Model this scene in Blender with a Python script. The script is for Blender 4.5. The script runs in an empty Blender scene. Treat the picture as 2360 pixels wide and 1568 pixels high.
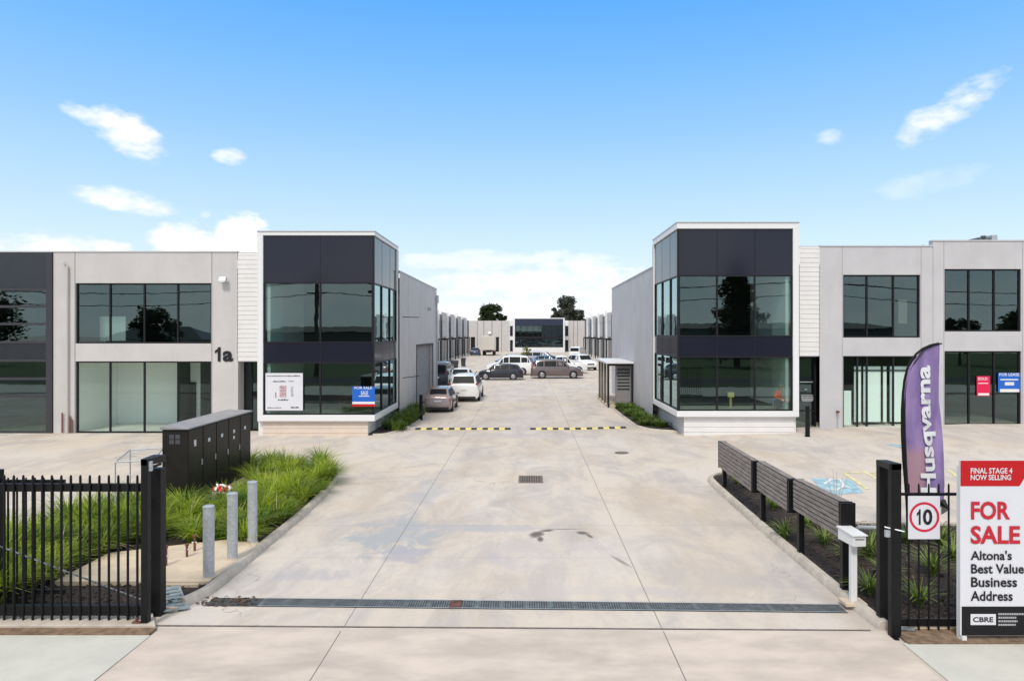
import bpy, bmesh, math, random
from mathutils import Vector, Matrix, noise
from math import radians, sin, cos, pi
random.seed(7)
SC = bpy.context.scene
COL = SC.collection

# ------------------------------------------------------------------ camera
CAMH, FPX, VX, VY = 4.1, 1573.0, 1214.0, 768.0
cd = bpy.data.cameras.new('camera'); cam = bpy.data.objects.new('camera', cd); COL.objects.link(cam)
cam.location = (0, 0, CAMH); cam.rotation_euler = (radians(90), 0, 0)
cd.sensor_width = 36; cd.lens = 24.0; cd.shift_x = -(VX-1180)/2360; cd.shift_y = -(784-VY)/2360
cd.clip_start = 0.1; cd.clip_end = 3000
SC.camera = cam
# ------------------------------------------------------------------ look
SC.view_settings.view_transform = 'Standard'; SC.view_settings.look = 'None'
SC.view_settings.gamma = 1.0; SC.view_settings.exposure = 0.27
SUN_EL, SUN_AZ = 50.0, 197.0     # azimuth clockwise from +Y; sun stands behind the camera, a little to the left
sd = bpy.data.lights.new('sun', 'SUN'); sd.energy = 2.0; sd.angle = radians(11); sd.color = (1.0, .93, .84)
sun = bpy.data.objects.new('sun', sd); COL.objects.link(sun)
_d = Vector((sin(radians(SUN_AZ))*cos(radians(SUN_EL)), cos(radians(SUN_AZ))*cos(radians(SUN_EL)), sin(radians(SUN_EL))))
sun.rotation_euler = _d.to_track_quat('Z', 'Y').to_euler(); sun.location = (0, 0, 60)

class NT:
    """small node-tree helper"""
    def __init__(s, nt): s.nt = nt; s.n = nt.nodes; s.l = nt.links
    def new(s, t, **k):
        nd = s.n.new(t)
        for a, b in k.items(): setattr(nd, a, b)
        return nd
    def put(s, sock, v):
        if isinstance(v, bpy.types.NodeSocket): s.l.new(v, sock)
        elif v is not None: sock.default_value = v
    def m(s, op, a, b=None, c=None, clamp=False):
        nd = s.new('ShaderNodeMath', operation=op); nd.use_clamp = clamp
        s.put(nd.inputs[0], a); s.put(nd.inputs[1], b); s.put(nd.inputs[2], c)
        return nd.outputs[0]
    def mix(s, f, a, b, blend='MIX'):
        nd = s.new('ShaderNodeMix', data_type='RGBA', blend_type=blend)
        s.put(nd.inputs[0], f)
        s.put(nd.inputs[6], a if isinstance(a, bpy.types.NodeSocket) else (*a, 1)[:4])
        s.put(nd.inputs[7], b if isinstance(b, bpy.types.NodeSocket) else (*b, 1)[:4])
        return nd.outputs[2]
    def noise(s, vec, scale, detail=4, rough=.55, dist=0.0):
        nd = s.new('ShaderNodeTexNoise'); s.put(nd.inputs['Vector'], vec)
        nd.inputs['Scale'].default_value = scale; nd.inputs['Detail'].default_value = detail
        nd.inputs['Roughness'].default_value = rough; nd.inputs['Distortion'].default_value = dist
        return nd.outputs[0]
    def smooth(s, v, a, b, lo=0.0, hi=1.0):
        nd = s.new('ShaderNodeMapRange', interpolation_type='SMOOTHSTEP')
        s.put(nd.inputs[0], v); s.put(nd.inputs[1], a); s.put(nd.inputs[2], b); s.put(nd.inputs[3], lo); s.put(nd.inputs[4], hi)
        return nd.outputs[0]
    def ramp(s, v, stops):
        nd = s.new('ShaderNodeValToRGB'); s.put(nd.inputs[0], v); e = nd.color_ramp.elements
        while len(e) < len(stops): e.new(0.5)
        for i, (p, c) in enumerate(stops): e[i].position = p; e[i].color = (*c, 1)
        return nd.outputs[0]
    def xyz(s, vec):
        nd = s.new('ShaderNodeSeparateXYZ'); s.put(nd.inputs[0], vec); return nd.outputs
    def scalev(s, vec, sc):
        nd = s.new('ShaderNodeMapping'); s.put(nd.inputs[0], vec); nd.inputs['Scale'].default_value = sc; return nd.outputs[0]

# ------------------------------------------------------------------ sky
W = bpy.data.worlds.new('World'); SC.world = W; W.use_nodes = True
t = NT(W.node_tree); t.n.clear()
out = t.new('ShaderNodeOutputWorld'); bg = t.new('ShaderNodeBackground'); t.l.new(bg.outputs[0], out.inputs[0])
tc = t.new('ShaderNodeTexCoord'); D = tc.outputs['Generated']; dx, dy, dz = t.xyz(D)
sky = t.new('ShaderNodeTexSky'); sky.sky_type = 'NISHITA'; sky.sun_disc = False
sky.sun_elevation = radians(SUN_EL); sky.sun_rotation = radians(SUN_AZ); sky.dust_density = .6; sky.ozone_density = 2.5
el = t.m('ARCSINE', dz)
grad = t.ramp(t.m('DIVIDE', el, 1.5708, clamp=True), [
    (0.0, (.80, .85, .90)), (.035, (.76, .83, .90)), (.075, (.60, .77, .90)), (.127, (.44, .67, .90)), (.184, (.28, .55, .90)),
    (.235, (.18, .47, .90)), (.29, (.105, .39, .90)), (.37, (.36, .52, .76)), (.5, (.80, .83, .86)), (1.0, (.88, .88, .88))])
nish = t.new('ShaderNodeVectorMath', operation='SCALE'); t.l.new(sky.outputs[0], nish.inputs[0]); nish.inputs['Scale'].default_value = .10
base = t.mix(.12, grad, nish.outputs[0])
az = t.m('ARCTAN2', dx, dy)
n1 = t.noise(t.scalev(D, (1, 1, 1.6)), 9, 6, .6)
n2 = t.noise(t.scalev(D, (1, 1, 2.2)), 26, 5, .6)
nn = t.m('ADD', t.m('MULTIPLY', t.m('SUBTRACT', n1, .5), 2.0), t.m('MULTIPLY', t.m('SUBTRACT', n2, .5), 1.7))
def azel(x, y):
    u, v = (x-VX)/FPX, (VY-y)/FPX
    return math.atan(u), math.atan(v/math.sqrt(1+u*u))
def cloud(x, y, a, b, tilt=0.0, dens=1.0, rag=1.0, soft=.5):
    ca, ce = azel(x, y)
    du = t.m('SUBTRACT', az, ca); dv = t.m('SUBTRACT', el, ce)
    c, s_ = cos(tilt), sin(tilt)
    p = t.m('DIVIDE', t.m('ADD', t.m('MULTIPLY', du, c), t.m('MULTIPLY', dv, s_)), a/FPX)
    q = t.m('DIVIDE', t.m('SUBTRACT', t.m('MULTIPLY', dv, c), t.m('MULTIPLY', du, s_)), b/FPX)
    r = t.m('ADD', t.m('MULTIPLY', p, p), t.m('MULTIPLY', q, q))
    v = t.m('ADD', t.m('SUBTRACT', 1.0, r), t.m('MULTIPLY', nn, rag))
    return t.m('MULTIPLY', t.smooth(v, 0.0, soft), dens)
cl = None
for c in [(300,315,92,46,-.42,.95,1.0,1.0), (220,278,62,22,-.3,.75,1.2,1.1), (335,345,50,26,0,.9,1.0,.9), (525,358,40,20,-.1,.7,1.2,1.2), (310,468,105,26,-.13,.85,1.2,1.2), (473,494,15,10,0,.35,1,.9),
          (92,570,98,40,0,.95,1.3,1.1), (262,574,42,20,0,.85,1.1,1.0), (418,556,66,56,0,.98,1.5,1.0), (555,546,56,54,0,.98,1.4,1.0), (490,582,120,30,0,1,.5,.5),
          (2165,262,110,42,.45,.8,1.3,1.3), (2110,298,55,24,.1,.6,1,1.2), (1915,315,34,18,0,.45,1.2,1.3), (2145,420,100,28,.1,.25,1.2,1.5),
          (1240,655,300,62,0,.75,1.6,1.2), (1120,600,220,24,.02,.5,1.8,1.2), (1240,725,420,50,0,.75,.6,1.0)]:
    v = cloud(*c); cl = v if cl is None else t.m('MAXIMUM', cl, v)
behind = t.m('MULTIPLY', t.smooth(dy, .15, -.25), t.m('MULTIPLY', t.smooth(n1, .36, .60), .85))
cl = t.m('MAXIMUM', cl, behind, clamp=True)
ccol = t.ramp(n2, [(0.25, (.84, .85, .89)), (.6, (.97, .96, .96))])
t.l.new(t.mix(cl, base, ccol), bg.inputs[0]); bg.inputs[1].default_value = 1.0

# ------------------------------------------------------------------ materials
def principled(name, col, rough=.6, metal=0.0, spec=.5, var=0.0, vscale=3.0, bump=0.0, bscale=40.0, stretch=(1,1,1), dirt=0.0, coat=0.0, dark=None):
    m = bpy.data.materials.new(name); m.use_nodes = True; t = NT(m.node_tree)
    b = t.n['Principled BSDF']; b.inputs['Base Color'].default_value = (*col, 1)
    b.inputs['Roughness'].default_value = rough; b.inputs['Metallic'].default_value = metal
    b.inputs['Specular IOR Level'].default_value = spec; b.inputs['Coat Weight'].default_value = coat; b.inputs['Coat Roughness'].default_value = .05
    if var or bump or dirt:
        P = t.new('ShaderNodeTexCoord').outputs['Object']; P = t.scalev(P, stretch)
        if var:
            n = t.noise(P, vscale, 6, .6)
            lo = tuple(c*(1-var) for c in col); hi = tuple(min(1, c*(1+var)) for c in col)
            if dark: lo = dark
            c = t.mix(t.smooth(n, .3, .7), lo, hi)
            if dirt:
                n3 = t.noise(P, vscale*.23, 5, .7, .6)
                c = t.mix(t.m('MULTIPLY', t.smooth(n3, .5, .75), dirt), c, tuple(x*.5 for x in col))
            t.l.new(c, b.inputs['Base Color'])
        if bump:
            bp = t.new('ShaderNodeBump'); bp.inputs['Strength'].default_value = bump; bp.inputs['Distance'].default_value = .01
            t.l.new(t.noise(P, bscale, 5), bp.inputs['Height']); t.l.new(bp.outputs[0], b.inputs['Normal'])
    return m
M = {}
M['panel'] = principled('precast_panel_grey', (.54, .515, .50), .75, var=.05, vscale=.9, bump=.15, bscale=60, dirt=.10)
M['panel_r'] = principled('precast_panel_cool', (.51, .50, .51), .75, var=.05, vscale=.9, bump=.15, bscale=60, dirt=.10)
def streaks(m, amt=.22):
    t = NT(m.node_tree); b = t.n['Principled BSDF']; P = t.new('ShaderNodeTexCoord').outputs['Object']; src = b.inputs['Base Color'].links[0].from_socket
    n = t.smooth(t.noise(t.scalev(P, (2.2, 2.2, .12)), 2.0, 6, .7), .50, .74); n2 = t.smooth(t.noise(P, .35, 4), .35, .65)
    t.l.new(t.mix(t.m('MULTIPLY', t.m('MULTIPLY', n, n2), amt), src, (.30, .285, .27)), b.inputs['Base Color'])
streaks(M['panel']); streaks(M['panel_r'])
M['white'] = principled('white_cladding', (.72, .70, .68), .45, var=.03, vscale=2)
M['whitepaint'] = principled('white_paint', (.74, .74, .74), .4)
M['joint'] = principled('joint_sealant', (.16, .15, .15), .8)
M['black'] = principled('black_powdercoat', (.008, .008, .009), .45, spec=.22, var=.2, vscale=8)
M['frame'] = principled('window_frame_charcoal', (.014, .014, .017), .45, spec=.25)
M['spandrel'] = principled('spandrel_glass_navy', (.016, .017, .030), .10, spec=.35)
M['slate'] = principled('slate_panel', (.022, .027, .035), .2, var=.1)
M['roof'] = principled('roof_metal', (.5, .5, .51), .5)
M['galv'] = principled('galvanised_steel', (.44, .47, .49), .42, .35, var=.14, vscale=18)
M['galvdark'] = principled('grate_steel', (.14, .155, .16), .6, .2, var=.35, vscale=9)
M['kerb'] = principled('kerb_concrete', (.50, .44, .37), .85, var=.14, vscale=5, bump=.4, bscale=50, dirt=.4)
M['slab'] = principled('slab_concrete', (.60, .49, .36), .85, var=.09, vscale=3, bump=.3, dirt=.25)
M['footpath'] = principled('footpath_concrete', (.545, .53, .465), .85, var=.07, vscale=1.6, bump=.3, bscale=80, dirt=.18)
M['mulch'] = principled('mulch_soil', (.035, .024, .02), .95, var=.6, vscale=22, bump=1, bscale=45)
M['chip'] = principled('mulch_chip', (.06, .042, .035), .9, var=.6, vscale=7)
M['dirt'] = principled('dry_dirt', (.20, .135, .085), .95, var=.35, vscale=9, bump=.8, bscale=60)
M['asphalt'] = principled('asphalt', (.05, .05, .052), .9, var=.2, vscale=4, bump=.4, bscale=120)
M['verge'] = principled('verge_grass', (.06, .09, .025), .95, var=.4, vscale=3)
M['bark'] = principled('bark', (.11, .08, .06), .9, var=.3, vscale=9)
M['tyre'] = principled('tyre_rubber', (.012, .012, .012), .8)
M['rim'] = principled('alloy_rim', (.45, .45, .46), .35, .6)
M['carglass'] = principled('car_glass', (.010, .013, .015), .45, spec=.15)
M['redlamp'] = principled('tail_lamp_red', (.35, .01, .012), .2, coat=.5)
M['clearlamp'] = principled('headlamp_clear', (.7, .72, .75), .1, spec=.8)
M['blackplastic'] = principled('black_plastic', (.016, .016, .018), .6)
M['signwhite'] = principled('sign_white', (.68, .68, .72), .35, var=.02)
M['signred'] = principled('sign_red', (.50, .004, .008), .4)
M['textred'] = principled('text_red', (.50, .012, .03), .5)
M['textblack'] = principled('text_charcoal', (.02, .02, .024), .6, spec=.2)
M['signblack'] = principled('sign_black', (.012, .012, .014), .5, spec=.2)
M['signblue'] = principled('sign_blue', (.01, .12, .52), .4)
M['signpink'] = principled('sign_crimson', (.72, .005, .07), .4)
M['cabinet'] = principled('cabinet_charcoal', (.020, .017, .015), .42, spec=.25, var=.15, vscale=2, dirt=.3)
M['cabinet_end'] = M['cabinet']
M['label'] = principled('label_white', (.75, .73, .72), .5)
M['tapered'] = principled('tape_red', (.6, .05, .04), .5)
M['yellow'] = principled('traffic_yellow', (.72, .60, .20), .7, var=.15, vscale=8)
M['rubber'] = principled('hump_black', (.03, .03, .03), .8)
M['bluepaint'] = principled('bay_blue', (.30, .47, .54), .8, var=.3, vscale=6, dirt=.4)
M['yellowpaint'] = principled('bay_yellow', (.66, .58, .34), .8, var=.2, vscale=6, dirt=.4)
M['bronze'] = principled('rusty_pipe', (.16, .06, .045), .7, var=.3, vscale=20)
M['roomwhite'] = principled('room_white', (.90, .92, .89), .8)
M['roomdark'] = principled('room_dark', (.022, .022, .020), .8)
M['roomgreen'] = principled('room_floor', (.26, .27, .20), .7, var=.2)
M['blind'] = principled('frosted_partition', (.66, .80, .78), .6)
M['roller'] = principled('roller_door_steel', (.23, .205, .195), .5, var=.08)
M['orange'] = principled('hi_vis_orange', (1.0, .10, .004), .7)
M['skin'] = principled('skin', (.50, .28, .19), .6)
M['denim'] = principled('trousers_navy', (.02, .03, .08), .8)
M['hair'] = principled('hair_grey', (.45, .42, .40), .8)
M['bluebin'] = principled('bin_dark', (.03, .04, .05), .5)
def glass(name, tint, refl, rcol=(.72, .9, .88)):
    m = bpy.data.materials.new(name); m.use_nodes = True; t = NT(m.node_tree); t.n.clear()
    o = t.new('ShaderNodeOutputMaterial'); mx = t.new('ShaderNodeMixShader')
    tr = t.new('ShaderNodeBsdfTransparent'); tr.inputs[0].default_value = (*tint, 1)
    gl = t.new('ShaderNodeBsdfGlossy'); gl.inputs[0].default_value = (*rcol, 1); gl.inputs['Roughness'].default_value = 0.0
    P = t.new('ShaderNodeTexCoord').outputs['Object']
    bp = t.new('ShaderNodeBump'); bp.inputs['Strength'].default_value = .06; bp.inputs['Distance'].default_value = .02
    t.l.new(t.noise(P, .9, 2), bp.inputs['Height']); t.l.new(bp.outputs[0], gl.inputs['Normal'])
    lw = t.new('ShaderNodeLayerWeight'); lw.inputs[0].default_value = .5
    f = t.m('ADD', refl, t.m('MULTIPLY', t.m('POWER', lw.outputs['Facing'], 2.4), .95), clamp=True)
    t.l.new(f, mx.inputs[0]); t.l.new(tr.outputs[0], mx.inputs[1]); t.l.new(gl.outputs[0], mx.inputs[2]); t.l.new(mx.outputs[0], o.inputs[0])
    return m
M['glass'] = glass('tinted_window_glass', (.60, .68, .64), .15, (.60, .80, .81))
M['glassclear'] = glass('clear_window_glass', (.90, .97, .93), .05)

def leafmat(name, a, b, scale=1.4):
    m = bpy.data.materials.new(name); m.use_nodes = True; t = NT(m.node_tree); p = t.n['Principled BSDF']
    P = t.new('ShaderNodeTexCoord').outputs['Object']
    n = t.m('ADD', t.m('MULTIPLY', t.noise(P, scale, 3), .6), t.m('MULTIPLY', t.noise(P, scale*14, 2), .4))
    c = t.mix(t.smooth(n, .38, .62), a, b); t.l.new(c, p.inputs['Base Color']); p.inputs['Roughness'].default_value = .55
    tl = t.new('ShaderNodeBsdfTranslucent'); t.l.new(c, tl.inputs[0]); mx = t.new('ShaderNodeMixShader'); mx.inputs[0].default_value = .35
    t.l.new(p.outputs[0], mx.inputs[1]); t.l.new(tl.outputs[0], mx.inputs[2]); t.l.new(mx.outputs[0], t.n['Material Output'].inputs[0])
    return m
M['grass'] = leafmat('strappy_grass', (.07, .15, .010), (.42, .52, .035), 1.3)
M['grassdark'] = leafmat('low_planting', (.05, .10, .015), (.16, .24, .03), 1.5)
M['straw'] = leafmat('dry_blade', (.30, .25, .12), (.48, .42, .22), 3)
M['yucca'] = leafmat('sword_leaf', (.10, .16, .03), (.30, .38, .08), 3)
M['leafdark'] = leafmat('leaf_dark', (.018, .032, .012), (.06, .085, .025), .35)
M['leafgrey'] = leafmat('leaf_grey_green', (.05, .06, .045), (.14, .155, .12), .35)
M['leafyellow'] = leafmat('leaf_yellow_green', (.14, .19, .03), (.36, .40, .08), 2)

def paint(name, col, metal=.25):
    return principled(name, col, .3, metal, coat=.8)

# concrete yard: colour blotches, saw-cut joints, stains that stay put on the surface
def concrete_yard():
    m = bpy.data.materials.new('yard_concrete'); m.use_nodes = True; t = NT(m.node_tree); p = t.n['Principled BSDF']
    P = t.new('ShaderNodeTexCoord').outputs['Object']; x, y, z = t.xyz(P)
    c = t.mix(t.smooth(t.noise(P, .22, 5, .6), .35, .65), (.61, .525, .43), (.60, .545, .49))
    c = t.mix(t.smooth(t.noise(t.scalev(P, (1, .55, 1)), .75, 6, .65, .8), .40, .70), c, (.44, .40, .375))
    c = t.mix(t.m('MULTIPLY', t.smooth(t.noise(t.scalev(P, (.7, .25, 1)), 1.2, 5, .7, 1.2), .5, .72), .5), c, (.64, .575, .48))
    c = t.mix(t.m('MULTIPLY', t.smooth(t.noise(P, 7, 6, .7), .45, .75), .25), c, (.42, .38, .36))
    c = t.mix(t.m('MULTIPLY', t.smooth(t.noise(t.scalev(P, (.8, .35, 1)), .55, 7, .72, .6), .47, .66), .75), c, (.49, .41, .33))
    c = t.mix(t.m('MULTIPLY', t.smooth(t.noise(t.scalev(P, (1, 1, 1)), 26, 3, .8), .52, .72), .28), c, (.37, .33, .29))
    # worn wheel paths, slightly polished and darker
    for wx in (-1.9, -.35, 1.15, 2.8):
        wp = t.m('SUBTRACT', 1.0, t.m('DIVIDE', t.m('ABSOLUTE', t.m('SUBTRACT', t.m('ADD', x, t.m('MULTIPLY', t.noise(t.scalev(P, (.2, .08, 1)), 1.0, 2), 1.2)), wx+.6)), .34), clamp=True)
        c = t.mix(t.m('MULTIPLY', wp, t.m('MULTIPLY', t.smooth(t.noise(t.scalev(P, (2, .3, 1)), 1.1, 5, .7), .36, .68), .30)), c, (.36, .33, .31))
    # hairline cracks
    vo = t.new('ShaderNodeTexVoronoi', feature='DISTANCE_TO_EDGE'); vo.inputs['Scale'].default_value = .16
    wv = t.new('ShaderNodeVectorMath', operation='ADD'); t.l.new(P, wv.inputs[0])
    wn = t.new('ShaderNodeTexNoise'); t.l.new(P, wn.inputs['Vector']); wn.inputs['Scale'].default_value = 1.6; wn.inputs['Detail'].default_value = 5; t.l.new(wn.outputs['Color'], wv.inputs[1]); t.l.new(wv.outputs[0], vo.inputs['Vector'])
    crk = t.m('MULTIPLY', t.m('LESS_THAN', vo.outputs['Distance'], .0016), t.smooth(t.noise(P, .35, 2), .5, .6))
    c = t.mix(t.m('MULTIPLY', crk, .55), c, (.25, .22, .20))
    wob = t.m('SUBTRACT', t.noise(P, 1.3, 6, .65, .5), .5)
    fine = t.m('SUBTRACT', t.noise(t.scalev(P, (1, .5, 1)), 4.0, 5, .7, 1.0), .5)
    def stain(cx, cy, rx, ry, k, rag=3.2, tilt=0.0):
        nonlocal c
        ux = t.m('SUBTRACT', x, cx); uy = t.m('SUBTRACT', y, cy)
        a = t.m('DIVIDE', t.m('ADD', t.m('MULTIPLY', ux, cos(tilt)), t.m('MULTIPLY', uy, sin(tilt))), rx)
        b = t.m('DIVIDE', t.m('SUBTRACT', t.m('MULTIPLY', uy, cos(tilt)), t.m('MULTIPLY', ux, sin(tilt))), ry)
        v = t.m('SUBTRACT', 1.0, t.m('ADD', t.m('MULTIPLY', a, a), t.m('MULTIPLY', b, b)))
        v = t.m('ADD', v, t.m('ADD', t.m('MULTIPLY', wob, rag), t.m('MULTIPLY', fine, rag*.8)))
        return t.m('MULTIPLY', t.smooth(v, 0.0, 1.0), min(1.0, k*1.25))
    for (cx, cy, rx, ry, k, col) in [(-2.7, 13.9, 1.1, 1.5, .75, (.37, .38, .385)), (-2.4, 12.7, .9, .7, .6, (.38, .37, .40)), (-1.2, 14.4, 2.2, .35, .5, (.40, .39, .41)),
                                     (-3.6, 11.6, .9, .35, .5, (.42, .40, .41)), (-2.6, 17.5, .5, 2.2, .55, (.41, .40, .41)), (-.2, 13.0, .9, 1.2, .45, (.47, .43, .44)),
                                     (3.4, 11.5, .7, .6, .3, (.45, .41, .40)), (-.3, 27.5, 3.5, .9, .45, (.45, .42, .42)), (0, 33, 1.6, 5, .35, (.52, .47, .47)), (-1, 48, 2.5, 9, .25, (.5, .46, .46)),
                                     (1.0, 8.8, 1.4, .5, .35, (.46, .40, .39)), (-2.0, 8.6, 1.8, .5, .3, (.50, .43, .41)), (-4.6, 19.5, 2.5, .5, .3, (.45, .42, .40)), (1.2, 13.2, .5, .5, .3, (.5, .45, .45)),
                                     (.6, 10.9, 2.5, .25, .3, (.5, .45, .44)), (2.4, 10.8, .8, .3, .3, (.47, .42, .42))]:
        c = t.mix(stain(cx, cy, rx, ry, k), c, col)
    for (cx, cy, rx, ry, k, tl) in [(.20, 13.95, .17, .30, .9, -.3), (.27, 13.62, .08, .22, .85, 0), (.42, 14.22, .20, .10, .8, .3), (1.16, 14.05, .18, .14, .8, -.7), (1.27, 13.85, .07, .20, .8, .3), (.78, 14.33, .52, .035, .7, .04), (1.7, 12.3, .06, .45, .5, .4)]:
        c = t.mix(stain(cx, cy, rx, ry, k, .9, tl), c, (.16, .13, .12))
    # tyre scuffs sweeping to the left
    r = t.m('SQRT', t.m('ADD', t.m('POWER', t.m('SUBTRACT', x, -2.0), 2), t.m('POWER', t.m('SUBTRACT', y, 12.3), 2)))
    for rr in (6.9, 7.35, 8.2):
        band = t.m('SUBTRACT', 1.0, t.m('DIVIDE', t.m('ABSOLUTE', t.m('SUBTRACT', r, rr)), .10), clamp=True)
        lim = t.m('MULTIPLY', t.smooth(x, -2.0, -3.6), t.smooth(x, -8, -5.5))
        c = t.mix(t.m('MULTIPLY', t.m('MULTIPLY', band, lim), t.m('MULTIPLY', t.smooth(n_ := t.noise(P, 2.5, 4), .3, .7), .35)), c, (.25, .23, .23))
    jw = .009
    def jline(axis, pos, lo, hi, k=.75):
        nonlocal c
        a, b = (x, y) if axis == 'x' else (y, x)
        a = t.m('ADD', a, t.m('MULTIPLY', wob, .006))
        e = t.m('COMPARE', a, pos, jw); g = t.m('COMPARE', b, (lo+hi)/2, (hi-lo)/2)
        c = t.mix(t.m('MULTIPLY', t.m('MULTIPLY', e, g), k), c, (.20, .175, .16))
    jline('x', -2.56, 6.3, 60); jline('x', 1.88, 6.3, 60)
    for yy, a, b, k in [(14.6, -5, 14, .4), (12.5, -5, 1.9, .35), (18.1, 1.9, 6, .5), (21.5, -14, 5, .35), (25.9, -30, 30, .5), (30.8, -5, 5, .5), (36, -5, 5, .5), (42, -5, 5, .5), (48, -6, 6, .4), (54, -12, 12, .4)]:
        jline('y', yy, a, b, k)
    jline('x', -10.0, 21, 28, .4); jline('x', -15.0, 14, 28, .4); jline('x', 9.8, 14, 28, .5); jline('x', 14.6, 14, 28, .4)
    t.l.new(c, p.inputs['Base Color']); p.inputs['Roughness'].default_value = .82; p.inputs['Specular IOR Level'].default_value = .3
    bp = t.new('ShaderNodeBump'); bp.inputs['Strength'].default_value = .25; bp.inputs['Distance'].default_value = .01
    t.l.new(t.noise(P, 60, 5), bp.inputs['Height']); t.l.new(bp.outputs[0], p.inputs['Normal'])
    return m
M['yard'] = concrete_yard()

# ------------------------------------------------------------------ helpers
def tag(o, label=None, cat=None, group=None, kind=None):
    for k, v in (('label', label), ('category', cat), ('group', group), ('kind', kind)):
        if v: o[k] = v
    return o
def thing(name, loc, label, cat, group=None, rz=0.0):
    o = bpy.data.objects.new(name, None); COL.objects.link(o); o.location = loc; o.rotation_euler = (0, 0, rz)
    o.empty_display_size = .3
    return tag(o, label, cat, group)
def root_of(o):
    while o.parent: o = o.parent
    return o
def rmat(o):
    r = root_of(o); return Matrix.Translation(r.location) @ Matrix.Rotation(r.rotation_euler.z, 4, 'Z')
class MB:
    def __init__(s): s.v = []; s.f = []; s.k = []
    def add(s, vs, fs):
        n = len(s.v); s.k.append((list(vs), list(fs))); s.v += [tuple(v) for v in vs]; s.f += [tuple(i+n for i in f) for f in fs]; return s
    def box(s, x0, x1, y0, y1, z0, z1):
        return s.add([(x0,y0,z0),(x1,y0,z0),(x1,y1,z0),(x0,y1,z0),(x0,y0,z1),(x1,y0,z1),(x1,y1,z1),(x0,y1,z1)],
                     [(3,2,1,0),(4,5,6,7),(0,1,5,4),(1,2,6,5),(2,3,7,6),(3,0,4,7)])
    def obox(s, c, sx, sy, sz, rot):
        """box centred on c with a rotation matrix"""
        vs = [Vector(c)+rot @ Vector((a*sx/2, b*sy/2, d*sz/2)) for a, b, d in ((-1,-1,-1),(1,-1,-1),(1,1,-1),(-1,1,-1),(-1,-1,1),(1,-1,1),(1,1,1),(-1,1,1))]
        return s.add(vs, [(3,2,1,0),(4,5,6,7),(0,1,5,4),(1,2,6,5),(2,3,7,6),(3,0,4,7)])
    def tube(s, pts, r, n=8, cap=True):
        pts = [Vector(p) for p in pts]; rs = r if isinstance(r, (list, tuple)) else [r]*len(pts)
        vs, fs = [], []; up = Vector((0, 0, 1))
        for i, p in enumerate(pts):
            d = (pts[min(i+1, len(pts)-1)]-pts[max(i-1, 0)]).normalized()
            a = d.cross(up) if abs(d.z) < .95 else d.cross(Vector((0, 1, 0)))
            a.normalize(); b = d.cross(a)
            for k in range(n):
                th = 2*pi*k/n; vs.append(p+(a*cos(th)+b*sin(th))*rs[i])
        for i in range(len(pts)-1):
            for k in range(n):
                fs.append((i*n+k, i*n+(k+1) % n, (i+1)*n+(k+1) % n, (i+1)*n+k))
        if cap: fs.append(tuple(range(n-1, -1, -1))); fs.append(tuple((len(pts)-1)*n+k for k in range(n)))
        return s.add(vs, fs)
    def prism(s, poly, z0, z1):
        n = len(poly); vs = [(x, y, z0) for x, y in poly]+[(x, y, z1) for x, y in poly]
        return s.add(vs, [tuple(range(n-1, -1, -1)), tuple(range(n, 2*n))]+[(i, (i+1) % n, n+(i+1) % n, n+i) for i in range(n)])
    def quad(s, a, b, c, d): return s.add([a, b, c, d], [(0, 1, 2, 3)])
    def disc(s, c, r, axis='y', n=24, r2=0.0):
        vs, fs = [], []
        for k in range(n):
            th = 2*pi*k/n
            for rr in (r, r2): 
                p = (c[0]+rr*cos(th), c[1], c[2]+rr*sin(th)) if axis == 'y' else ((c[0]+rr*cos(th), c[1]+rr*sin(th), c[2]) if axis == 'z' else (c[0], c[1]+rr*cos(th), c[2]+rr*sin(th)))
                vs.append(p)
        for k in range(n): fs.append((2*k, 2*((k+1) % n), 2*((k+1) % n)+1, 2*k+1))
        return s.add(vs, fs)
    def build(s, name, mat, parent=None, bevel=0.0, smooth=False, local=False):
        me = bpy.data.meshes.new(name); vs = s.v
        if parent is not None and not local:
            mi = rmat(parent).inverted(); vs = [tuple(mi @ Vector(v)) for v in vs]
        me.from_pydata(vs, [], s.f); me.materials.append(M[mat] if isinstance(mat, str) else mat)
        bm = bmesh.new(); bm.from_mesh(me); bmesh.ops.recalc_face_normals(bm, faces=bm.faces); bm.to_mesh(me); bm.free()
        if smooth:
            for p in me.polygons: p.use_smooth = True
            me.set_sharp_from_angle(angle=radians(38))
        o = bpy.data.objects.new(name, me); COL.objects.link(o); o.parent = parent
        if bevel:
            b = o.modifiers.new('bevel', 'BEVEL'); b.width = bevel; b.segments = 2; b.limit_method = 'ANGLE'; b.angle_limit = radians(40)
        return o
def each(mb, name, mat, parent, **k):
    """one object per piece"""
    for vs, fs in mb.k:
        q = MB(); q.add(vs, fs); q.build(name, mat, parent, **k)
def copy_tree(o, parent=None):
    c = o.copy(); COL.objects.link(c); c.parent = parent
    for ch in list(o.children): copy_tree(ch, c)
    return c
def PX(x, Y): return (x-VX)/FPX*Y
def PZ(y, Y): return CAMH-(y-VY)/FPX*Y
def sstep(v, a, b):
    t_ = min(1, max(0, (v-a)/(b-a))); return t_*t_*(3-2*t_)
def H(x, y):
    """height of the yard: it climbs gently towards the right hand shops"""
    return .42*min(1, max(0, (x-2)/16))*sstep(y, 12, 26)*(1-sstep(y, 34, 60))
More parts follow.
